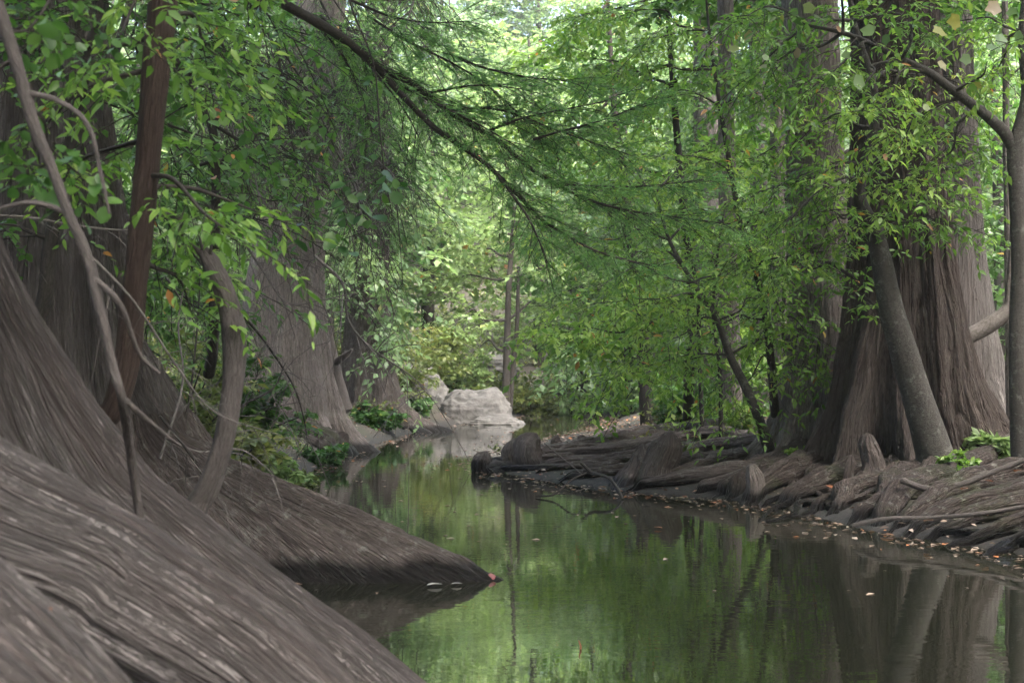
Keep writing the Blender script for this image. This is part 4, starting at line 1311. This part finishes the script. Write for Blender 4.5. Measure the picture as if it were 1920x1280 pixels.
    tr = np.vstack([[W(1215, 770, Y)], WP([(1205, 640, Y), (1190, 500, Y), (1170, 340, Y), (1150, 180, Y), (1140, 0, Y)])])
    tr[0, 2] = gz(tr[0, 0], tr[0, 1]) - .1
    small_tree("understory_tree", "pale leafy tree on the far right bank leaning out over the bend", "tree", tr, [.14, .12, .1, .08, .06, .03],
        px_limbs([((1205, 600), (1120, 620)), ((1190, 500), (1280, 520)), ((1170, 340), (1260, 330)), ((1150, 180), (1040, 240)), ((1150, 180), (1240, 140)), ((1140, 0), (1060, 60)), ((1200, 600), (1290, 640))], Y, 1.5),
        Style('simple', .15, sub=4, twig=6, leaves=8, subL=1.0, twigL=.45, droop=.28, stem=.008, ldroop=.5), 'far', 'twig', 77, "understory trees on the right bank", step=.8, lr=.04, nseg=12)
    bigr = bpy.data.objects[[o.name for o in bpy.data.objects if o.get('label', '').startswith('pale leafy tree on the far right')][0]]
    high_crown(bigr, (3.2, 29, 10.5), 4.0, 3, 22, 61, size=.3, mat='far')  # unseen crown added apart from this trunk to shade the big boulder
    Y = 24
    tr = WP([(1560, 760, Y), (1570, 500, Y), (1560, 300, Y), (1540, 100, Y), (1520, -60, Y)])
    tr[0, 2] = gz(tr[0, 0], tr[0, 1]) - .1
    small_tree("understory_tree", "dim green tree filling the gap behind the two brown cypresses", "tree", tr, [.13, .11, .09, .06, .03],
        px_limbs([((1570, 500), (1440, 480)), ((1570, 500), (1640, 450)), ((1560, 300), (1430, 260)), ((1560, 300), (1680, 260)), ((1540, 100), (1400, 90)), ((1540, 100), (1660, 80)), ((1568, 620), (1430, 640)), ((1568, 560), (1400, 560)), ((1520, -20), (1440, 0)), ((1565, 400), (1420, 380)), ((1540, 160), (1440, 170))], Y, 1.5),
        Style('simple', .14, sub=4, twig=6, leaves=8, subL=1.0, twigL=.45, droop=.28, stem=.008), 'mid', 'twig', 78, "understory trees on the right bank", step=.8, lr=.04, nseg=12)
    Y = 23
    tr = WP([(1990, 760, Y), (1985, 500, Y), (1970, 250, Y), (1960, 0, Y), (1950, -80, Y)])
    tr[0, 2] = gz(tr[0, 0], tr[0, 1]) - .1
    small_tree("understory_tree", "shaded green tree at the far right edge beyond the pale cypress", "tree", tr, [.13, .11, .09, .06, .03],
        px_limbs([((1985, 500), (1880, 480)), ((1985, 500), (2060, 450)), ((1970, 250), (1870, 300)), ((1970, 250), (2060, 200)), ((1960, 0), (1860, 60)), ((1985, 600), (1890, 600)), ((1985, 380), (1870, 400)), ((1965, 130), (1880, 160)), ((1988, 640), (1920, 680)), ((1960, 0), (1800, 20))], Y, 1.5),
        Style('simple', .14, sub=4, twig=6, leaves=8, subL=1.0, twigL=.45, droop=.28, stem=.008), 'mid', 'twig', 79, "understory trees on the right bank", step=.8, lr=.04, nseg=12)
    # background boles on the right
    for px, y0, wpx, Y, mat, lab in [
        (1424, 760, 34, 24, 'bark_pale', "slim pale trunk left of the dark cypress, seen through the saplings"),
        (1468, 770, 44, 21, 'bark_grey', "grey trunk tucked behind the left edge of the dark cypress"),
        (1336, 770, 70, 27, 'bark_pale', "stout pale trunk deep in the right woods behind the leaves"),
        (1366, 800, 34, 19.5, 'bark_grey', "short grey trunk rising from the leaf litter behind the root mat"),
        (1890, 730, 14, 16.5, 'bark_white', "thin white trunk behind the dark tree on the right edge")]:
        P = WP([(px + 6, y0, Y), (px + 2, 560, Y), (px - 3, 300, Y), (px - 6, 0, Y), (px - 10, -200, Y)])
        P[0, 2] = gz(P[0, 0], P[0, 1]) - .1
        r = wpx / 2 * Y / FPX
        root = thing("slender_bole", P[0], lab, "tree", "trunks in the woods on the right")
        mb = MB()
        tube(mb, P, [r * 1.35, r * 1.0, r * .93, r * .85, r * .7], 60, 160, bark=.010, k=22, st=12, seed=int(px), lump=.06)
        mb.build("trunk", M[mat], root)
        mb = MB()
        S = np.repeat(P[-2:-1], 6, 0)
        a = np.arange(6) * 1.05
        D = nrm(np.stack([np.cos(a), np.sin(a), .3 + 0 * a], -1))
        foliate(mb, S, D, np.full(6, 1.4), Style('simple', .16, sub=5, twig=5, leaves=7, stem=.008), rng)
        mb.build("crown", [M['mid'], M['twig']], root)
    # pale limb slanting down behind the massive cypress
    Y = 15.5
    P = WP([(1910, 560, Y), (1888, 585, Y), (1850, 612, Y), (1815, 632, Y), (1780, 655, Y)])
    root = thing("fallen_limb", P[0], "thick mottled white and brown limb slanting down behind the massive cypress at right", "branch")
    mb = MB()
    tube(mb, P, [.08, .085, .09, .088, .08], 30, 50, lump=.1, seed=8)
    mb.build("limb", M['bark_white'], root)
    mb = MB()
    tube(mb, WP([(1888, 585, Y), (1896, 480, Y), (1900, 380, Y), (1905, 280, Y)]), [.035, .03, .026, .02], 12, 30)
    mb.build("side_branch", M['bark_white'], root)
right_trees()

# ------------------------------------------------------------------ FAR: boulders, small trees, woodland
def boulder(name, c, sz, seed, label, group, ang=0.0, ledge=.0):
    n, m = 90, 60
    th = np.linspace(0, 2 * math.pi, n, endpoint=False)
    ph = np.linspace(-.5, 1, m) * math.pi / 2
    T, Pp = np.meshgrid(th, ph)
    d = np.stack([np.cos(T) * np.cos(Pp), np.sin(T) * np.cos(Pp), np.sin(Pp)], -1)
    d = np.sign(d) * np.abs(d) ** .9
    d = d * (1 + .26 * fbm(d * 1.5 + seed, 3) + .05 * np.abs(fbm(d * np.array([3, 3, 9]) + seed, 3)) + .05 * fbm(d * 7 + seed, 3))[..., None]
    q = d * np.array(sz)
    # bedding ledges
    zz = q[..., 2] / sz[2]
    st = np.round(zz * 6 + .6 * fbm(q * 2.0 + seed, 2)) / 6
    q[..., :2] *= (1 + ledge * (np.abs(zz - st) * 6)[..., None])
    ca, sa = math.cos(ang), math.sin(ang)
    x = q[..., 0] * ca - q[..., 1] * sa + c[0]
    y = q[..., 0] * sa + q[..., 1] * ca + c[1]
    mb = MB()
    mb.add(np.stack([x, y, q[..., 2] + c[2]], -1), grid_faces(m, n, True))
    return tag(mb.build(name, M['rock']), label, "boulder", group)

def far_side():
    g = "limestone boulders at the bend"
    c = W(885, 800, 33.5)
    boulder("boulder", (c[0], c[1], -.05), (.86, .7, .90), 3, "big pale layered limestone boulder at the bend of the creek", g, ledge=.05)
    c = W(930, 802, 33.0)
    boulder("boulder", (c[0], c[1] + .2, -.05), (.62, .6, .30), 5, "low pale ledge at the right foot of the big limestone boulder", g, ledge=.05)
    c = W(775, 770, 36)
    boulder("boulder", (c[0], c[1], .3), (.95, .8, 1.1), 7, "grey overgrown boulder behind and left of the big limestone one", g, ledge=.04)
    c = W(823, 752, 34.5)
    boulder("boulder", (c[0], c[1], .25), (.22, .2, .42), 9, "small white rock between the two larger boulders", g)
    c = W(1125, 785, 39.5)
    boulder("boulder", (c[0], c[1], .0), (.55, .4, .38), 11, "bluish grey rock at the far end of the water", g)
    c = W(1030, 785, 40)
    boulder("boulder", (c[0], c[1], -.02), (.3, .3, .2), 13, "tiny white rock at the waterline beyond the big boulder", g)
    c = W(925, 640, 47)
    boulder("boulder", (c[0], c[1], gz(c[0], c[1]) + .3), (.8, .6, .7), 15, "pale rock outcrop high on the wooded slope", g, ledge=.04)
    c = W(1105, 695, 46)
    boulder("boulder", (c[0], c[1], gz(c[0], c[1])), (1.1, .6, .6), 17, "pale slab of rock on the slope right of the far slender tree", g, ledge=.04)

    rng = np.random.default_rng(91)
    Y = 38
    tr = WP([(948, 775, Y), (950, 690, Y), (952, 600, Y), (955, 520, Y), (962, 430, Y), (966, 330, Y)])
    tr[0, 2] = gz(tr[0, 0], tr[0, 1]) - .1
    small_tree("slender_tree", "slender dark-stemmed tree with flat lime green sprays beyond the big boulder", "tree", tr, [.12, .11, .09, .08, .06, .03],
        [(W(*a, Y), W(*b, Y + rng.uniform(-1, 1))) for a, b in [((952, 600), (870, 590)), ((952, 600), (1030, 570)), ((955, 520), (860, 520)), ((955, 520), (1050, 500)), ((950, 660), (900, 650)), ((950, 660), (990, 630)), ((962, 430), (880, 420)), ((962, 430), (1040, 400)), ((966, 330), (930, 300)), ((955, 480), (900, 470))]],
        Style('simple', .17, sub=4, twig=6, leaves=8, subL=1.0, twigL=.45, droop=.12, flatten=.25, stem=.01), 'lime', 'twig', 92, step=.9, lr=.05,
        extra_trunks=[(WP([(955, 775, 38.2), (962, 690, 38.2), (970, 600, 38.2), (972, 500, 38.2)]), [.08, .07, .06, .04])])
    def shrub(px, py, Y, w, h, mat, seed, label, leaf=.13, n=14, cat="shrub"):
        r = np.random.default_rng(seed)
        b = W(px, py, Y)
        b[2] = gz(b[0], b[1]) - .05
        root = thing("shrub", b, label, cat, "shrubs along the creek")
        a = r.random(n) * 6.283
        D = nrm(np.stack([np.cos(a) * w, np.sin(a) * w, h * (.5 + r.random(n))], -1))
        L = h * (.6 + .5 * r.random(n)) * 1.1
        mb = MB()
        stems(mb, np.repeat(b[None], n, 0), D, L, .15, .02, .008, 0)
        mb.build("stem", M['twig'], root)
        mb = MB()
        foliate(mb, np.repeat(b[None], n, 0), D, L, Style('simple', leaf, sub=6, twig=6, leaves=8, subr=.5, twigr=.55, droop=.2, stem=.005), r)
        mb.build("foliage", [M[mat], M['twig']], root)
    shrub(1070, 765, 40, 1.0, 1.5, 'lime', 1, "yellow green bush at the far end of the water", .14)
    shrub(1000, 775, 39.5, .9, 1.1, 'olive', 2, "low olive bush at the foot of the far slender tree", .12)
    shrub(1185, 765, 38, 1.0, 1.5, 'far', 3, "grey green bush overhanging the far water on the right", .13)
    shrub(800, 740, 37, 1.1, 1.9, 'olive', 4, "olive bush growing over the grey boulder", .13)
    shrub(850, 735, 38, .9, 1.4, 'lime', 5, "yellow green bush behind the big limestone boulder", .12)
    shrub(1260, 785, 30, .8, 1.0, 'mid', 6, "dark green bush on the right bank before the bend", .11)
    shrub(1290, 800, 24, .7, .8, 'mid', 7, "low leafy bush behind the root mat", .09)
    shrub(740, 720, 32, 1.2, 1.8, 'olive', 8, "shaded brush between the small grey cypress and the boulders", .12)
    shrub(705, 790, 26.5, .8, .6, 'dark', 21, "dark low brush on the bank between the two grey cypresses", .09)
    shrub(770, 800, 31.5, .5, .5, 'dark', 22, "small brush between the long roots and the boulders", .09)
    shrub(600, 845, 19.0, .5, .4, 'dark', 23, "low brush on the bank in front of the tall grey cypress", .08)
    shrub(480, 800, 13.5, .45, .5, 'lime', 9, "light green shore plant beside the dark pointed root", .075, 9)
    shrub(545, 860, 15.5, .4, .3, 'olive', 10, "low pale-leaved plant at the water's edge left of the channel", .08, 9)
    shrub(380, 720, 11.5, .6, .8, 'olive', 11, "yellowish understory bush left of the curved grey trunk", .08)
    shrub(320, 690, 13, .8, 1.1, 'olive', 12, "tall yellow green brush behind the leaning dark trunk", .085)
    shrub(430, 690, 16, .8, 1.0, 'mid', 13, "shaded brush left of the tall grey cypress", .09)
    shrub(1400, 790, 19, .45, .5, 'bright', 14, "small bright seedling bush in front of the pale trunks", .075, 8)
    shrub(1510, 800, 15.0, .3, .35, 'bright', 15, "seedling at the foot of the dark cypress", .07, 7)
    shrub(1695, 870, 13.0, .28, .16, 'bright', 16, "small fern-like green plant among the roots under the massive cypress", .06, 8)
    shrub(1800, 830, 13.2, .2, .28, 'bright', 17, "bright green seedling right of the leaning grey trunk", .06, 6)
    shrub(1345, 835, 16.2, .4, .14, 'bright', 18, "patch of low green leaves on the leaf litter behind the root mat", .06, 8)
    shrub(1850, 690, 14.0, .2, .35, 'lime', 19, "few large yellowing leaves on a thin stem at the right", .10, 4)
    # dry grass tuft
    b = on_ground(1862, 850) + np.array([0, -.1, .1])
    mb = MB()
    r = np.random.default_rng(5)
    n = 160
    S = b + np.stack([r.normal(0, .07, n), r.normal(0, .07, n), np.zeros(n)], -1)
    D = nrm(np.stack([r.normal(0, .45, n), r.normal(0, .45, n), np.ones(n)], -1))
    L = .2 + .3 * r.random(n)
    t = np.linspace(0, 1, 6)
    C = S[:, None] + D[:, None] * (L[:, None] * t)[..., None]
    C[..., 2] -= .45 * L[:, None] * t ** 2.5
    C[..., 0] += (r.normal(0, .12, n)[:, None]) * t ** 2
    side = nrm(np.cross(D, r.standard_normal((n, 3))))
    wv = .0035 * (1 - t)[None, :, None] * side[:, None]
    V = np.stack([C - wv, C + wv], 2)
    f = grid_faces(6, 2, False)
    mb.add(V, (np.arange(n)[:, None, None] * 12 + f[None]).reshape(-1, 4), tint=np.repeat(r.random(n), 12))
    tag(mb.build("grass_tuft", M['straw']), "dry straw-coloured grass tuft on the bank at the right edge", "grass tuft", kind="thing")
far_side()

def woodland():
    """background trees: a few that read as themselves, the rest one mass"""
    protos = []
    for k, (h, cr, mat) in enumerate([(8, 2.2, 'far'), (9.5, 2.6, 'far'), (7, 2.4, 'far')]):
        rng = np.random.default_rng(500 + k)
        b, top = np.zeros(3), np.array([.3, .2, h])
        tm = MB()
        tube(tm, [b - [0, 0, .3], (.05, .05, h * .4), (.2, .1, h * .8), top], [.17, .13, .08, .03], 8, 20, lump=.1)
        lm = auto_limbs(b, top, cr, 22, rng, .12)
        cm = MB()
        SS, DD, LL = [], [], []
        for t, e in lm:
            s = b + (top - b) * t
            S, D, L = resample_dir(limb_path(s, e, rng), .9)
            SS.append(S); DD.append(D); LL.append(L)
        foliate(cm, np.vstack(SS), np.vstack(DD), np.concatenate(LL), Style('simple', .21, sub=4, twig=5, leaves=7, subL=1.1, twigL=.5, droop=.2, stem=.012, flatten=.5), rng)
        protos.append((tm, cm))
    g = "background trees beyond the bend"
    meshes = [(tm.mesh("trunk", [M['twig']]), {m: cm.mesh("crown", [M[m], M['twig']]) for m in ('far', 'lime', 'needle')}) for tm, cm in protos]
    rng = np.random.default_rng(600)
    named = [(700, 40, 0, 'needle', "grey green tree behind the small cypress left of the bend"), (610, 36, 1, 'far', "leafy tree behind the tall grey cypress"),
             (800, 42, 2, 'lime', "sunlit yellow green tree above the grey overgrown boulder"), (935, 76, 1, 'far', "tall pale tree high on the slope left of the gap of sky"), (1005, 75, 1, 'far', "tall pale tree at the top of the slope closing the gap of sky"), (1010, 50, 1, 'lime', "bright lime tree in the gap over the far water"),
             (1090, 43, 0, 'needle', "bluish green tree right of the far slender tree"), (880, 60, 0, 'lime', "pale tree on the slope straight above the big boulder"),
             (1180, 41, 2, 'far', "leafy tree at the far right end of the water"), (1300, 38, 1, 'far', "green tree in the woods behind the overhanging leafy tree"),
             (1420, 36, 0, 'far', "tree in the right woods behind the slim pale trunk"), (470, 38, 2, 'far', "green tree in the far left woods"),
             (250, 34, 1, 'far', "dim tree in the left woods behind the leaning dark trunk"), (60, 30, 0, 'far', "dim tree behind the fissured cypress at far left"),
             (1620, 37, 2, 'far', "tree in the distance between the brown cypresses"), (1880, 34, 1, 'far', "tree in the distance right of the pale cypress")]
    for px, Y, k, mat, lab in named:
        p = W(px, HOR, Y)
        p[2] = gz(p[0], p[1])
        root = thing("background_tree", p, lab, "tree", g)
        root.rotation_euler = (0, 0, rng.random() * 6.28)
        s = .95 + .35 * rng.random()
        root.scale = (s, s, s)
        for nm, me in (("trunk", meshes[k][0]), ("crown", meshes[k][1][mat])):
            o = bpy.data.objects.new(nm, me)
            COL.objects.link(o)
            o.parent = root
    mass = MB()
    spots = []
    for i in range(400):
        Y = rng.uniform(44, 84)
        px = rng.uniform(-150, 2070)
        spots.append((px, Y))
    taken = []
    for px, Y in spots:
        p = W(px, HOR, Y)
        if Y < 60 and 700 < px < 1130:
            continue
        if any((p[0] - q[0]) ** 2 + (p[1] - q[1]) ** 2 < 15 for q in taken):
            continue
        taken.append(p)
    near = MB()  # unseen trees added behind and beside the viewpoint to cut frontal fill light
    ring = []
    for i in range(3000):
        x, y = rng.uniform(-30, 32), rng.uniform(-26, 34)
        if y > 3 and (-11 - .25 * y < x < 11.5 + .25 * y):
            continue
        if x * x + y * y < 60 or any((x - q[0]) ** 2 + (y - q[1]) ** 2 < 11 for q in ring):
            continue
        ring.append((x, y))
    todo = [(p, mass, 1.0) for p in taken[:80]] + [(np.array([x, y, 0]), near, 1.35) for x, y in ring[:70]]
    for p, mass_, sc in todo:
        tm, cm = protos[rng.integers(0, 3)]
        a, s = rng.random() * 6.28, sc * (.9 + .5 * rng.random())
        Rm = np.array([[math.cos(a), -math.sin(a), 0], [math.sin(a), math.cos(a), 0], [0, 0, 1]]) * s
        o = np.array([p[0], p[1], gz(p[0], p[1])])
        lm = 0 if rng.random() < .45 else 2
        for src, mats in ((tm, None), (cm, lm)):
            off = 0
            V = np.vstack(src.V) @ Rm.T + o
            T = np.concatenate(src.T)
            base = 0
            for v, f, m in zip(src.V, src.F, src.M):
                mass_.add(V[base:base + len(v)], f - base, tint=T[base:base + len(v)], mat=1 if (mats is None or m == 1) else mats)
                base += len(v)
    tag(near.build("unseen_woodland", [M['mid'], M['twig'], M['mid']]), "unseen dense green woodland added on both sides and behind the viewpoint to cut frontal light", kind="stuff")
    tag(mass.build("distant_woodland", [M['far'], M['twig'], M['lime']]), "hazy green woodland on the slope beyond the bend", kind="stuff")
woodland()

# ------------------------------------------------------------------ ground cover, litter, floating leaves
def cover():
    rng = np.random.default_rng(700)
    # undergrowth: low leafy plants away from the roots
    n = 9000
    x = np.concatenate([rng.uniform(-9, 1, n), rng.uniform(1, 12, n)])
    y = np.concatenate([rng.uniform(7, 42, n), rng.uniform(16.5, 42, n)])
    d, left = creek_sd(x, y)
    keep = (d > np.where(x < 0, .3, 1.6)) & (fbm(np.stack([x * .5, y * .5, 0 * x], -1), 2) > -.12)
    x, y = x[keep], y[keep]
    keep = rng.random(len(x)) < np.where(y > 24, .8, np.where(x > 1, .25, .8))
    x, y = x[keep], y[keep]
    z = ground_z(x, y)
    nf = 5200
    xf, yf = rng.uniform(-16, 20, nf), rng.uniform(37.5, 66, nf)
    df, _ = creek_sd(xf, yf)
    kf = df > .25
    x, y = np.concatenate([x, xf[kf]]), np.concatenate([y, yf[kf]])
    z = ground_z(x, y)
    S = np.stack([x, y, z], -1)
    D = nrm(rng.standard_normal((len(x), 3)) * [.45, .45, .2] + [0, 0, 1])
    L = (.12 + .32 * rng.random(len(x))) * (1 + (y > 24) * .8 + (y > 37) * 1.4)
    mb = MB()
    stems(mb, S, D, L, .2, .003, .0015, 1, 2)
    P, LD, _ = kids(S, D, L, 9, 1.1, .3, .3, 1, .2, rng)
    put_leaves(mb, 'simple', P, LD, np.array([0, 0, 1.]) + .5 * rng.standard_normal((len(P), 3)), .085 * (.5 + .9 * rng.random(len(P))) * (1 + 1.0 * (P[:, 1] > 37)), rng, .93 * rng.random(len(P)))
    tag(mb.build("undergrowth", [M['olive'], M['twig']]), "low yellow green undergrowth covering the banks", kind="stuff")
    # leaf litter lying on both banks and gathered at the waterline
    n = 26000
    x = rng.uniform(-7, 9, n)
    y = rng.uniform(7, 34, n)
    d, left = creek_sd(x, y)
    k = (d > .05) & ((x > 0) | (rng.random(n) < .55))
    x, y, d = x[k], y[k], d[k]
    z = ground_z(x, y) + .012 + .02 * rng.random(len(x))
    P = np.stack([x, y, z], -1)
    a = rng.random(len(x)) * 6.283
    LD = np.stack([np.cos(a), np.sin(a), .15 * rng.standard_normal(len(x))], -1)
    mb = MB()
    put_leaves(mb, 'simple', P, LD, np.array([0, 0, 1.]) + .35 * rng.standard_normal((len(x), 3)), .06 * (.5 + .8 * rng.random(len(x))), rng, rng.random(len(x)))
    # flecks drifting at the edges
    n = 30000
    x = rng.uniform(-3, 5.5, n)
    y = rng.uniform(8, 39, n)
    d, left = creek_sd(x, y)
    pr = np.where(~left, np.exp(d / .28), np.exp(d / .12)) * np.where(y > 24, 1.3, 1) + .006
    k = (d < 0) & (rng.random(n) < pr * 1.5)
    x, y = x[k], y[k]
    P = np.stack([x, y, np.full(len(x), .004)], -1)
    a = rng.random(len(x)) * 6.283
    LD = np.stack([np.cos(a), np.sin(a), .02 * rng.standard_normal(len(x))], -1)
    put_leaves(mb, 'simple', P, LD, np.array([0, 0, 1.]) + .08 * rng.standard_normal((len(x), 3)), .045 * (.5 + 1.3 * rng.random(len(x))), rng, rng.random(len(x)))
    tag(mb.build("leaf_litter", [M['litter']]), "brown fallen leaves over the banks and drifting at the water's edge", kind="stuff")

    def one_leaf(p, size, mat, lab, group=None, a=0., tilt=.1, kind='oval', U=None):
        mb = MB()
        D = np.array([[math.cos(a), math.sin(a), tilt]])
        put_leaves(mb, kind, np.array([p]), D, np.array([U if U is not None else [0, .1, 1.]]), np.array([size]), rng, np.array([rng.random()]), widthj=.1)
        o = mb.build("fallen_leaf", M[mat])
        return tag(o, lab, "leaf", group)
    one_leaf(W(912, 1090, 8.72) + [0, 0, .02], .06, 'redleaf', "red leaf stuck to the tip of the dark root at the water", a=.15, tilt=.25, U=[0, -.9, .5])
    p = W(800, 1103, 8.45); p[2] = .012
    one_leaf(p, .10, 'paleleaf', "bleached white leaf floating at the foot of the dark pointed root", a=.4)
    p = W(845, 1100, 8.5); p[2] = .012
    one_leaf(p, .07, 'paleleaf', "smaller bleached leaf beside the white one at the dark root", a=.2)
    p = W(70, 1125, 2.72)
    g = "orange leaves floating along the right bank"
    spots = [(1245, 932), (1315, 925), (1375, 932), (1420, 932), (1455, 935), (1310, 918), (1240, 905), (1210, 908), (1030, 897), (1080, 905), (980, 893), (1500, 940), (1242, 992), (1070, 892),
             (1555, 950), (1600, 975), (1640, 992), (1425, 942), (1340, 945), (1180, 925), (1120, 915), (1650, 1005), (1480, 950), (1270, 925), (1530, 965)]
    for i, (px, py) in enumerate(spots):
        Yw = CAMZ * FPX / (py - HOR)
        p = W(px, py, Yw); p[2] = .012
        one_leaf(p, .09 * (.7 + .6 * rng.random()), 'orange', "orange brown leaf floating in the litter along the right bank", g, a=rng.random() * 6.28, tilt=.12)
    g2 = "dry leaves lying on the right bank roots"
    for i, (px, py) in enumerate([(1800, 940), (1760, 945), (1860, 925), (1730, 1000), (1900, 905), (1330, 860), (1350, 850), (1290, 840), (1560, 935), (965, 822), (1850, 990), (1370, 845), (1310, 835), (1230, 800)]):
        p = on_ground(px, py) + [0, -.03, .10]
        one_leaf(p, .10 * (.7 + .5 * rng.random()), 'orange', "dry orange leaf lying on the gnarled roots of the right bank", g2, a=rng.random() * 6.28, tilt=.3)
    for px, py, Y, lab in [(396, 205, 8, "single orange dead leaf caught on the kinked dark branch at upper left"), (1655, 290, 12, "curled brown dead leaf hanging under the arching limb"), (1568, 50, 12.2, "orange dead leaf hanging near the end of the arching limb")]:
        one_leaf(W(px, py, Y), .075, 'orange', lab, "dead leaves caught in the branches", a=.6, tilt=-.6, U=[0, -1, .3])
    bpy.context.view_layer.update()
    dg = bpy.context.evaluated_depsgraph_get()
    for px, py, lab, a in [(70, 1130, "small dry orange leaf resting on the nearest smooth root", .4), (158, 1192, "tiny dark dry leaf caught in a groove of the nearest root", 1.2)]:
        hit, loc, no, _, _, _ = SC.ray_cast(dg, (0, 0, CAMZ), tuple(nrm(W(px, py, 1.0) - np.array([0, 0, CAMZ]))))
        if hit:
            one_leaf(np.array(loc) + np.array(no) * .004, .028, 'orange', lab, None, a=a, tilt=-.4, U=list(no))
    p = W(1087, 1212, CAMZ * FPX / (1216 - HOR)); p[2] = -.01
    mb = MB()
    tube(mb, [p, p + [.004, 0, .02], p + [-.004, 0, .05]], [.004, .005, .002], 8, 12)
    tag(mb.build("floating_twig", M['orange']), "small orange stub of a leaf stalk poking out of the still water", "twig")
    # driftwood sticks
    for lab, pts, r, mat in [
        ("thin forked dead stick dipping into the water off the low point", [(1090, 868, 15), (1110, 885, 14.9), (1140, 895, 14.6), (1158, 915, 14.3), (1168, 936, 14.1)], .017, 'twig'),
        ("slim pale dead twig slanting up from the point", [(1020, 830, 15.2), (1050, 855, 15.1), (1075, 875, 15), (1090, 888, 14.9)], .006, 'twig_grey'),
        ("thin twig rising from the water left of the forked stick", [(1005, 930, 14.3), (1040, 926, 14.2), (1070, 900, 14.4), (1100, 886, 14.8)], .010, 'twig'),
        ("long pale fallen stick lying across the roots at right", [(1690, 900, 11.9), (1740, 916, 11.8), (1800, 908, 11.8), (1860, 885, 11.8), (1920, 862, 11.8)], .028, 'bark_dead'),
        ("long thin grey stick lying along the waterline at right", [(1600, 985, 10.9), (1660, 972, 10.8), (1740, 970, 10.7), (1840, 962, 10.6), (1925, 948, 10.6)], .018, 'bark_dead')]:
        P = WP(pts)
        mb = MB()
        tube(mb, P, [r, r * .95, r * .9, r * .8], 9, 40, lump=.15)
        tag(mb.build("fallen_stick", M[mat]), lab, "stick", "fallen sticks")
cover()

# ------------------------------------------------------------------ air
def haze():
    bpy.ops.mesh.primitive_cube_add(size=1)
    o = bpy.context.object
    o.name = "haze"
    o.dimensions = (540, 560, 50)
    o.location = (0, 150, 20)
    m, nt, out = new_mat("haze")
    v = nd(nt, "ShaderNodeVolumePrincipled")
    v.inputs["Color"].default_value = (.86, .93, .90, 1)
    v.inputs["Density"].default_value = .0007
    v.inputs["Anisotropy"].default_value = .2
    nt.links.new(v.outputs[0], out.inputs["Volume"])
    o.data.materials.append(m)
    tag(o, kind="stuff")
haze()
